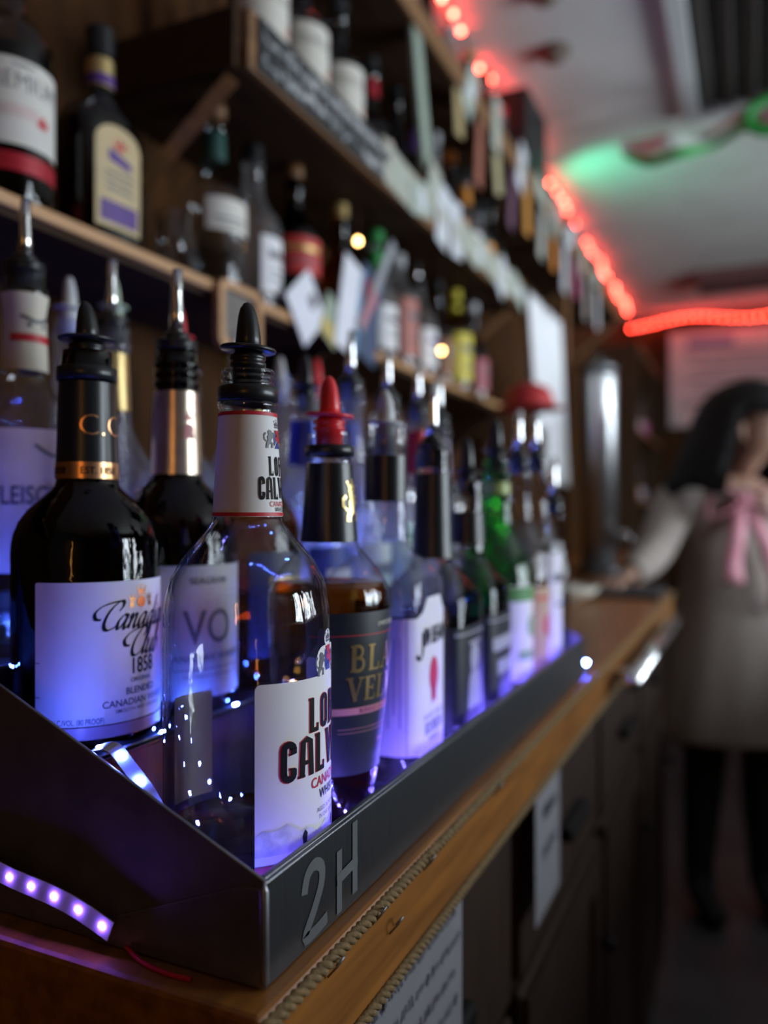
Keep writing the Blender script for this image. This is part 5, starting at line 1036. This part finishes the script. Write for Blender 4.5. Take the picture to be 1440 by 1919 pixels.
lathe('cylinder', [(0.062, 0.0255), (0.062, 0.68), (0.058, 0.70)], mat('polished_steel', (0.90, 0.92, 0.94), 0.38, 1.0, var=0.04), tw, 40, cap=True)
lathe('lid', [(0.064, 0.701), (0.064, 0.72), (0.04, 0.735), (0.012, 0.74), (0.012, 0.765)], STEELD, tw, 32, cap=True)
tube('tap', [(0.062, -0.02, 0.14), (0.10, -0.03, 0.14), (0.115, -0.032, 0.11)], 0.010, CHROME, tw, 12)
bm_ = box('bar_mat', -0.37, -0.20, 2.03, 2.26, ZT + 0.0005, ZT + 0.014, mat('black_rubber', (0.02, 0.02, 0.023), 0.7, bump=0.3), None, 0.004); tag(bm_, 'dark rubber bar mat on the counter corner by the person', 'mat')
bw = empty('serving_bowl', (-0.40, 1.90, ZT)); tag(bw, 'shallow cream bowl on the counter beyond the tray', 'bowl')
lathe('bowl', [(0.03, 0.0), (0.035, 0.004), (0.065, 0.022), (0.078, 0.040), (0.081, 0.040), (0.068, 0.020), (0.035, 0.008), (0.001, 0.007)], CREAM, bw, 36); lathe('napkin', [(0.062, 0.024), (0.05, 0.034), (0.001, 0.038)], PAPER, bw, 12)
def shaker(label, x, y, h, r):
    s = empty('cocktail_shaker', (x, y, ZT)); tag(s, label, 'shaker', 'steel shakers on the counter')
    lathe('cup', [(r * 0.72, 0.0), (r * 0.76, 0.003), (r, h * 0.62), (r * 1.02, h * 0.63)], CHROME, s, 32, cap=True); lathe('shoulder', [(r, h * 0.632), (r * 0.9, h * 0.75), (r * 0.5, h * 0.84)], CHROME, s, 32, cap=True); lathe('cap', [(r * 0.48, h * 0.842), (r * 0.45, h * 0.97), (r * 0.2, h)], CHROME, s, 24, cap=True)
shaker('polished shaker nearest the far end of the tray', -0.42, 1.16, 0.24, 0.045)
shaker('polished shaker beside the wooden wall behind the glasses', -0.56, 1.30, 0.26, 0.045)
shaker('polished shaker furthest along the counter before the tower', -0.50, 1.62, 0.25, 0.045)
def pint(label, x, y, h=0.16):
    g = lathe('pint_glass', [(0.0005, 0.006), (0.028, 0.006), (0.040, h), (0.0425, h), (0.031, 0.0), (0.0005, 0.0)], G_CLEAR, None, 28); g.location = (x, y, ZT); tag(g, label, 'glass', 'clear glasses on the counter')
pint('clear pint glass just past the tray end', -0.31, 1.17); pint('clear pint glass second past the tray end', -0.33, 1.29); pint('clear pint glass third past the tray end', -0.40, 1.45, 0.19); pint('clear pint glass nearest the cream bowl', -0.43, 1.74, 0.19)
GC = 'bottles standing on the counter past the tray'
row_bottle('tall clear bottle with white label standing past the tray', -0.55, 1.15, ZT, 0.31, None, 'chrome', G_CLEAR, labm=PAPER, group=GC, hb=0.17, hs=0.23)
row_bottle('tall clear bottle with violet label standing past the tray', -0.62, 1.42, ZT, 0.33, None, 'chrome', G_CLEAR, labm=MATS['lilac_label'], group=GC, hb=0.17, hs=0.24)
row_bottle('clear bottle with red cap standing past the tray', -0.50, 1.46, ZT, 0.28, None, 'cap', G_CLEAR, labm=PAPER, group=GC, topm=REDP)
row_bottle('tall clear bottle near the hanging towels', -0.60, 1.95, ZT, 0.33, None, 'chrome', G_CLEAR, labm=PAPER, group=GC, hb=0.18, hs=0.25)
# red cap hanging on a hook under the upper shelf, warm fairy bulbs
rc = empty('red_hat', (-0.50, 1.95, H + 0.262)); tag(rc, 'red brimmed hat hanging in front of the white towels', 'hat')
lathe('crown', [(0.062, 0.0), (0.060, 0.02), (0.048, 0.045), (0.02, 0.058), (0.001, 0.060)], MATS['red_label'], rc, 28); lathe('brim', [(0.055, 0.002), (0.085, -0.008), (0.087, -0.006), (0.058, 0.006)], MATS['red_label'], rc, 28)
tube('cord', [(0, 0, 0.059), (-0.105, 0, 0.31)], 0.0015, CORD, rc, 6)
WB = emis('warm_bulb', (1.0, 0.55, 0.18), 22.0)
for i, (x, y, zz, lab) in enumerate(((-0.625, 1.25, 0.475, 'warm glowing fairy bulb above the red-labelled bottle'), (-0.60, 1.60, 0.345, 'warm glowing fairy bulb beside the yellow bottle'))):
    fb = empty('fairy_bulb', (x, y, H + zz)); tag(fb, lab, 'bulb')
    lathe('glass_bulb', [(0.0005, -0.006), (0.0045, -0.003), (0.0045, 0.003), (0.0005, 0.006)], WB, fb, 12); tube('wire', [(0, 0, 0.007), (0, 0, ZS2 - H - zz - 0.001)], 0.001, CORD, fb, 6)

# ================================================================== PERSON
RP = (-0.062, 2.72); th = math.radians(24.7)
pr = empty('person', (RP[0], RP[1], 0.0), th); tag(pr, 'person in pale knee-length dress with pink neck bow, dark bobbed hair, reaching over the counter', 'person')
SKIN = mat('skin', (0.36, 0.20, 0.14), 0.5, var=0.06); HAIR = mat('dark_hair', (0.006, 0.0045, 0.0045), 0.75, spec=0.2, scale=200, stretch=(8, 8, 1), bump=0.3)
DRESS = mat('pale_dress', (0.32, 0.27, 0.24), 0.85, scale=60, var=0.08, bump=0.2); PINK = mat('pink_ribbon', (0.62, 0.25, 0.31), 0.6); TIGHTS = mat('black_tights', (0.008, 0.008, 0.009), 0.7)
def skinned(name, joints, edges, m, parent, root=0, sub=2):
    me = bpy.data.meshes.new(name); me.from_pydata([j[0] for j in joints], edges, []); o = link(name, me, m, parent)
    sk = o.modifiers.new('skin', 'SKIN'); sk.use_smooth_shade = True
    for i, j in enumerate(joints):
        r = j[1]; me.skin_vertices[0].data[i].radius = (r, r) if not isinstance(r, tuple) else r; me.skin_vertices[0].data[i].use_root = (i == root)
    sb = o.modifiers.new('sub', 'SUBSURF'); sb.levels = sub; sb.render_levels = sub
    return o
J = []; E = []
def chain(pts, start=None):
    prev = start; ids = []
    for p, r in pts:
        J.append((p, r)); i = len(J) - 1; ids.append(i)
        if prev is not None: E.append((prev, i))
        prev = i
    return ids
tor = chain([((0.02, 0.02, 0.90), (0.135, 0.10)), ((0.015, 0.01, 1.05), (0.115, 0.085)), ((0.0, -0.01, 1.20), (0.135, 0.09)), ((0.0, -0.02, 1.30), (0.10, 0.07)), ((0.015, -0.035, 1.365), 0.045), ((0.035, -0.06, 1.42), 0.045), ((0.05, -0.075, 1.475), (0.072, 0.088)), ((0.055, -0.075, 1.535), (0.074, 0.088)), ((0.055, -0.065, 1.585), (0.045, 0.05))])
# camera-left arm reaching down on to the counter, then the hand with five fingers
wr = (-0.400, -0.285, 1.075)
la = chain([((-0.165, -0.02, 1.285), 0.05), ((-0.225, -0.07, 1.20), 0.042), ((-0.275, -0.125, 1.135), 0.038), ((-0.335, -0.205, 1.10), 0.033), (wr, 0.022)], tor[3])
pm = chain([((-0.430, -0.325, 1.066), (0.024, 0.013)), ((-0.452, -0.352, 1.060), (0.027, 0.011))], la[-1])
dv = Vector((-0.63, -0.776, 0)); sv = Vector((-0.776, 0.63, 0))
for k, (off, ln) in enumerate(((-0.030, 0.062), (-0.010, 0.074), (0.011, 0.070), (0.030, 0.055))):
    b_ = Vector((-0.452, -0.352, 1.058)) + sv * off + dv * 0.012
    chain([(tuple(b_), 0.0088), (tuple(b_ + dv * ln * 0.45 + Vector((0, 0, 0.006))), 0.0082), (tuple(b_ + dv * ln * 0.78 + Vector((0, 0, -0.002))), 0.0075), (tuple(b_ + dv * ln + Vector((0, 0, -0.010))), 0.0062)], pm[-1])
b_ = Vector((-0.425, -0.318, 1.062)) - sv * 0.03
chain([(tuple(b_), 0.010), (tuple(b_ - sv * 0.022 + dv * 0.022), 0.009), (tuple(b_ - sv * 0.030 + dv * 0.045 + Vector((0, 0, -0.006))), 0.007)], pm[0])
# other arm hangs beside the body, forearm forward
ra = chain([((0.165, -0.01, 1.275), 0.05), ((0.205, -0.01, 1.17), 0.042), ((0.225, -0.005, 1.05), 0.037), ((0.225, -0.06, 0.95), 0.031), ((0.215, -0.12, 0.87), 0.022)], tor[3])
pm = chain([((0.212, -0.14, 0.835), (0.013, 0.026)), ((0.21, -0.15, 0.80), (0.011, 0.028))], ra[-1])
for k, ln in enumerate((0.062, 0.072, 0.068, 0.054)):
    b_ = Vector((0.208, -0.178 + 0.019 * k, 0.79)); chain([(tuple(b_), 0.0088), (tuple(b_ + Vector((-0.006, -0.004, -ln * 0.5))), 0.008), (tuple(b_ + Vector((-0.02, -0.006, -ln))), 0.0065)], pm[-1])
chain([((0.205, -0.168, 0.83), 0.010), ((0.198, -0.190, 0.805), 0.009), ((0.190, -0.196, 0.78), 0.007)], pm[0])
for sx, fx in ((-0.075, -0.085), (0.105, 0.12)):
    lg = chain([((sx, 0.02, 0.80), 0.088), ((sx, 0.0, 0.62), 0.070), ((sx, -0.01, 0.50), 0.055), ((sx * 1.02, 0.01, 0.38), 0.055), ((fx, 0.02, 0.16), 0.038), ((fx, 0.02, 0.07), 0.036)], tor[0])
    chain([((fx, -0.04, 0.035), 0.034), ((fx, -0.13, 0.026), 0.024)], lg[-1])
body = skinned('body', J, E, SKIN, pr)
# face details
FC = Vector((0.05, -0.075, 1.475)); fa = math.radians(42)      # face turned to the viewer's right
def fp(a, f, zz): d = Vector((math.sin(fa), -math.cos(fa), 0)); s = Vector((math.cos(fa), math.sin(fa), 0)); return FC + d * f + s * a + Vector((0, 0, zz))
nose = tube('nose', [tuple(fp(0, 0.078, 0.035)), tuple(fp(0, 0.092, 0.012)), tuple(fp(0, 0.102, -0.008)), tuple(fp(0, 0.086, -0.016))], [0.006, 0.010, 0.014, 0.008], SKIN, pr, 10)
for s in (-1, 1):
    tube('eye', [tuple(fp(s * 0.032 - 0.012, 0.078, 0.032)), tuple(fp(s * 0.032, 0.082, 0.034)), tuple(fp(s * 0.032 + 0.012, 0.078, 0.032))], [0.0015, 0.0045, 0.0015], mat('eye_dark', (0.02, 0.015, 0.012), 0.2), pr, 8)
    tube('eyebrow', [tuple(fp(s * 0.032 - 0.018, 0.080, 0.053)), tuple(fp(s * 0.032, 0.084, 0.057)), tuple(fp(s * 0.032 + 0.018, 0.078, 0.053))], 0.0028, HAIR, pr, 6)
    tube('ear', [tuple(fp(s * 0.080, 0.0, 0.04)), tuple(fp(s * 0.088, -0.008, 0.02)), tuple(fp(s * 0.080, 0.0, -0.015))], [0.008, 0.012, 0.007], SKIN, pr, 8)
tube('mouth', [tuple(fp(-0.024, 0.076, -0.043)), tuple(fp(0, 0.086, -0.042)), tuple(fp(0.024, 0.076, -0.043))], [0.002, 0.005, 0.002], mat('lips', (0.42, 0.14, 0.12), 0.4), pr, 8)
# hair: a bob that flares out to the viewer's left, open towards the face
V = []; F = []; n, m_ = 40, 14
for j in range(m_ + 1):
    v = j / m_
    for i in range(n):
        a = 2 * PI * i / n; dx, dy = math.cos(a), math.sin(a); fdir = dx * math.sin(fa) - dy * math.cos(fa)
        if v < 0.5:
            tt = v / 0.5 * PI / 2; prof_r = 0.150 * math.sin(tt); zz = 0.035 + 0.135 * math.cos(tt)
        else:
            prof_r = 0.150 + 0.035 * (v - 0.5) * 2; zz = 0.035 - 0.20 * (v - 0.5) * 2
        if v > 0.36 and fdir > 0.25: prof_r *= 0.72; zz = max(zz, 0.070)
        left = max(0, -dx) * max(0, v - 0.40) * 0.10
        V.append((FC.x - 0.012 + dx * (prof_r + left), FC.y + 0.022 + dy * prof_r * 0.95, FC.z + zz + (0.012 * math.sin(a * 9) if v > 0.9 else 0.0)))
for j in range(m_):
    for i in range(n): F.append((j * n + i, j * n + (i + 1) % n, (j + 1) * n + (i + 1) % n, (j + 1) * n + i))
hr = link('hair', pydata('hair', V, F), HAIR, pr, True); md = hr.modifiers.new('t', 'SOLIDIFY'); md.thickness = 0.012; md.offset = -1
# dress: A-line with soft folds, sleeves, hem
V = []; F = []; n = 56
rings = [(1.335, 0.070, 0.060, 0.005, -0.025), (1.325, 0.135, 0.078, 0.0, -0.02), (1.28, 0.178, 0.105, 0.0, -0.015), (1.20, 0.165, 0.118, 0.0, -0.01), (1.08, 0.150, 0.112, 0.01, 0.0), (0.98, 0.160, 0.120, 0.015, 0.01), (0.86, 0.185, 0.140, 0.015, 0.01), (0.74, 0.215, 0.165, 0.01, 0.01), (0.575, 0.245, 0.190, 0.005, 0.01), (0.56, 0.240, 0.186, 0.005, 0.01)]
for j, (zz, rx, ry, ox, oy) in enumerate(rings):
    fold = max(0.0, (1.0 - zz)) * 0.05
    for i in range(n):
        a = 2 * PI * i / n; k = 1 + fold * math.sin(a * 11 + j * 0.2) + 0.3 * fold * math.sin(a * 5); V.append((ox + rx * k * math.cos(a), oy + ry * k * math.sin(a), zz))
for j in range(len(rings) - 1):
    for i in range(n): F.append((j * n + i, j * n + (i + 1) % n, (j + 1) * n + (i + 1) % n, (j + 1) * n + i))
ds = link('dress', pydata('dress', V, F), DRESS, pr, True); md = ds.modifiers.new('sub', 'SUBSURF'); md.levels = 1; md.render_levels = 1
sl_ = link('sleeve', pydata('sleeve', *tubev(catmull([(-0.12, -0.015, 1.30), (-0.175, -0.025, 1.27), (-0.225, -0.07, 1.20), (-0.275, -0.125, 1.135), (-0.335, -0.205, 1.10), (-0.388, -0.272, 1.080)], 4), [0.075, 0.075, 0.074, 0.072, 0.070, 0.067, 0.064, 0.062, 0.060, 0.058, 0.056, 0.055, 0.054, 0.053, 0.052, 0.050, 0.047, 0.044, 0.040, 0.036, 0.032], 18, False)), DRESS, ds, True)
link('sleeve', pydata('sleeve', *tubev(catmull([(0.12, -0.015, 1.295), (0.175, -0.01, 1.25), (0.205, -0.01, 1.17), (0.225, -0.005, 1.05), (0.225, -0.06, 0.95), (0.217, -0.11, 0.885)], 4), [0.072, 0.072, 0.071, 0.070, 0.068, 0.065, 0.062, 0.060, 0.058, 0.056, 0.055, 0.054, 0.053, 0.052, 0.050, 0.048, 0.046, 0.042, 0.038, 0.034, 0.031], 18, False)), DRESS, ds, True)
# bow
bo = empty('bow', (-0.012, -0.135, 1.285), 0.0, pr); bo.scale = (1.35, 1.2, 1.3)
lathe('knot', [(0.002, -0.022), (0.018, -0.016), (0.022, 0.0), (0.018, 0.016), (0.002, 0.022)], PINK, bo, 16, cap=True)
for s in (-1, 1):
    pts = [(s * 0.01, -0.005, 0.0), (s * 0.05, -0.022, 0.028), (s * 0.085, -0.015, 0.0), (s * 0.085, -0.012, -0.04), (s * 0.05, -0.020, -0.03), (s * 0.012, -0.005, -0.006)]
    V, F = [], []
    cp = catmull(pts, 5)
    for p in cp:
        for dy in (-0.016, 0.016): V.append((p[0], p[1] + dy, p[2]))
    for i in range(len(cp) - 1): F.append((2 * i, 2 * i + 1, 2 * i + 3, 2 * i + 2))
    lp = link('loop', pydata('loop', V, F), PINK, bo, True); md = lp.modifiers.new('t', 'SOLIDIFY'); md.thickness = 0.003
    pts = catmull([(s * 0.005, -0.012, -0.01), (s * 0.03, -0.030, -0.09), (s * (0.035 if s < 0 else 0.06), -0.030, -0.17), (s * (0.03 if s < 0 else 0.075), -0.020, -0.25 if s > 0 else -0.19)], 5)
    V, F = [], []
    for k, p in enumerate(pts):
        wd = 0.014 + 0.012 * k / len(pts)
        for dx in (-wd, wd): V.append((p[0] + dx, p[1] + 0.006 * math.sin(k), p[2]))
    for i in range(len(pts) - 1): F.append((2 * i, 2 * i + 1, 2 * i + 3, 2 * i + 2))
    tl = link('tail', pydata('tail', V, F), PINK, bo, True); md = tl.modifiers.new('t', 'SOLIDIFY'); md.thickness = 0.002
# tall black boots over the legs
for sx, fx in ((-0.075, -0.085), (0.105, 0.12)):
    bt = skinned('boot', [((sx, -0.005, 0.60), 0.078), ((sx, -0.01, 0.50), 0.066), ((sx * 1.02, 0.01, 0.38), 0.064), ((fx, 0.02, 0.16), 0.050), ((fx, 0.02, 0.075), 0.048), ((fx, -0.045, 0.045), 0.044), ((fx, -0.145, 0.034), 0.034)], [(i, i + 1) for i in range(6)], TIGHTS, pr)
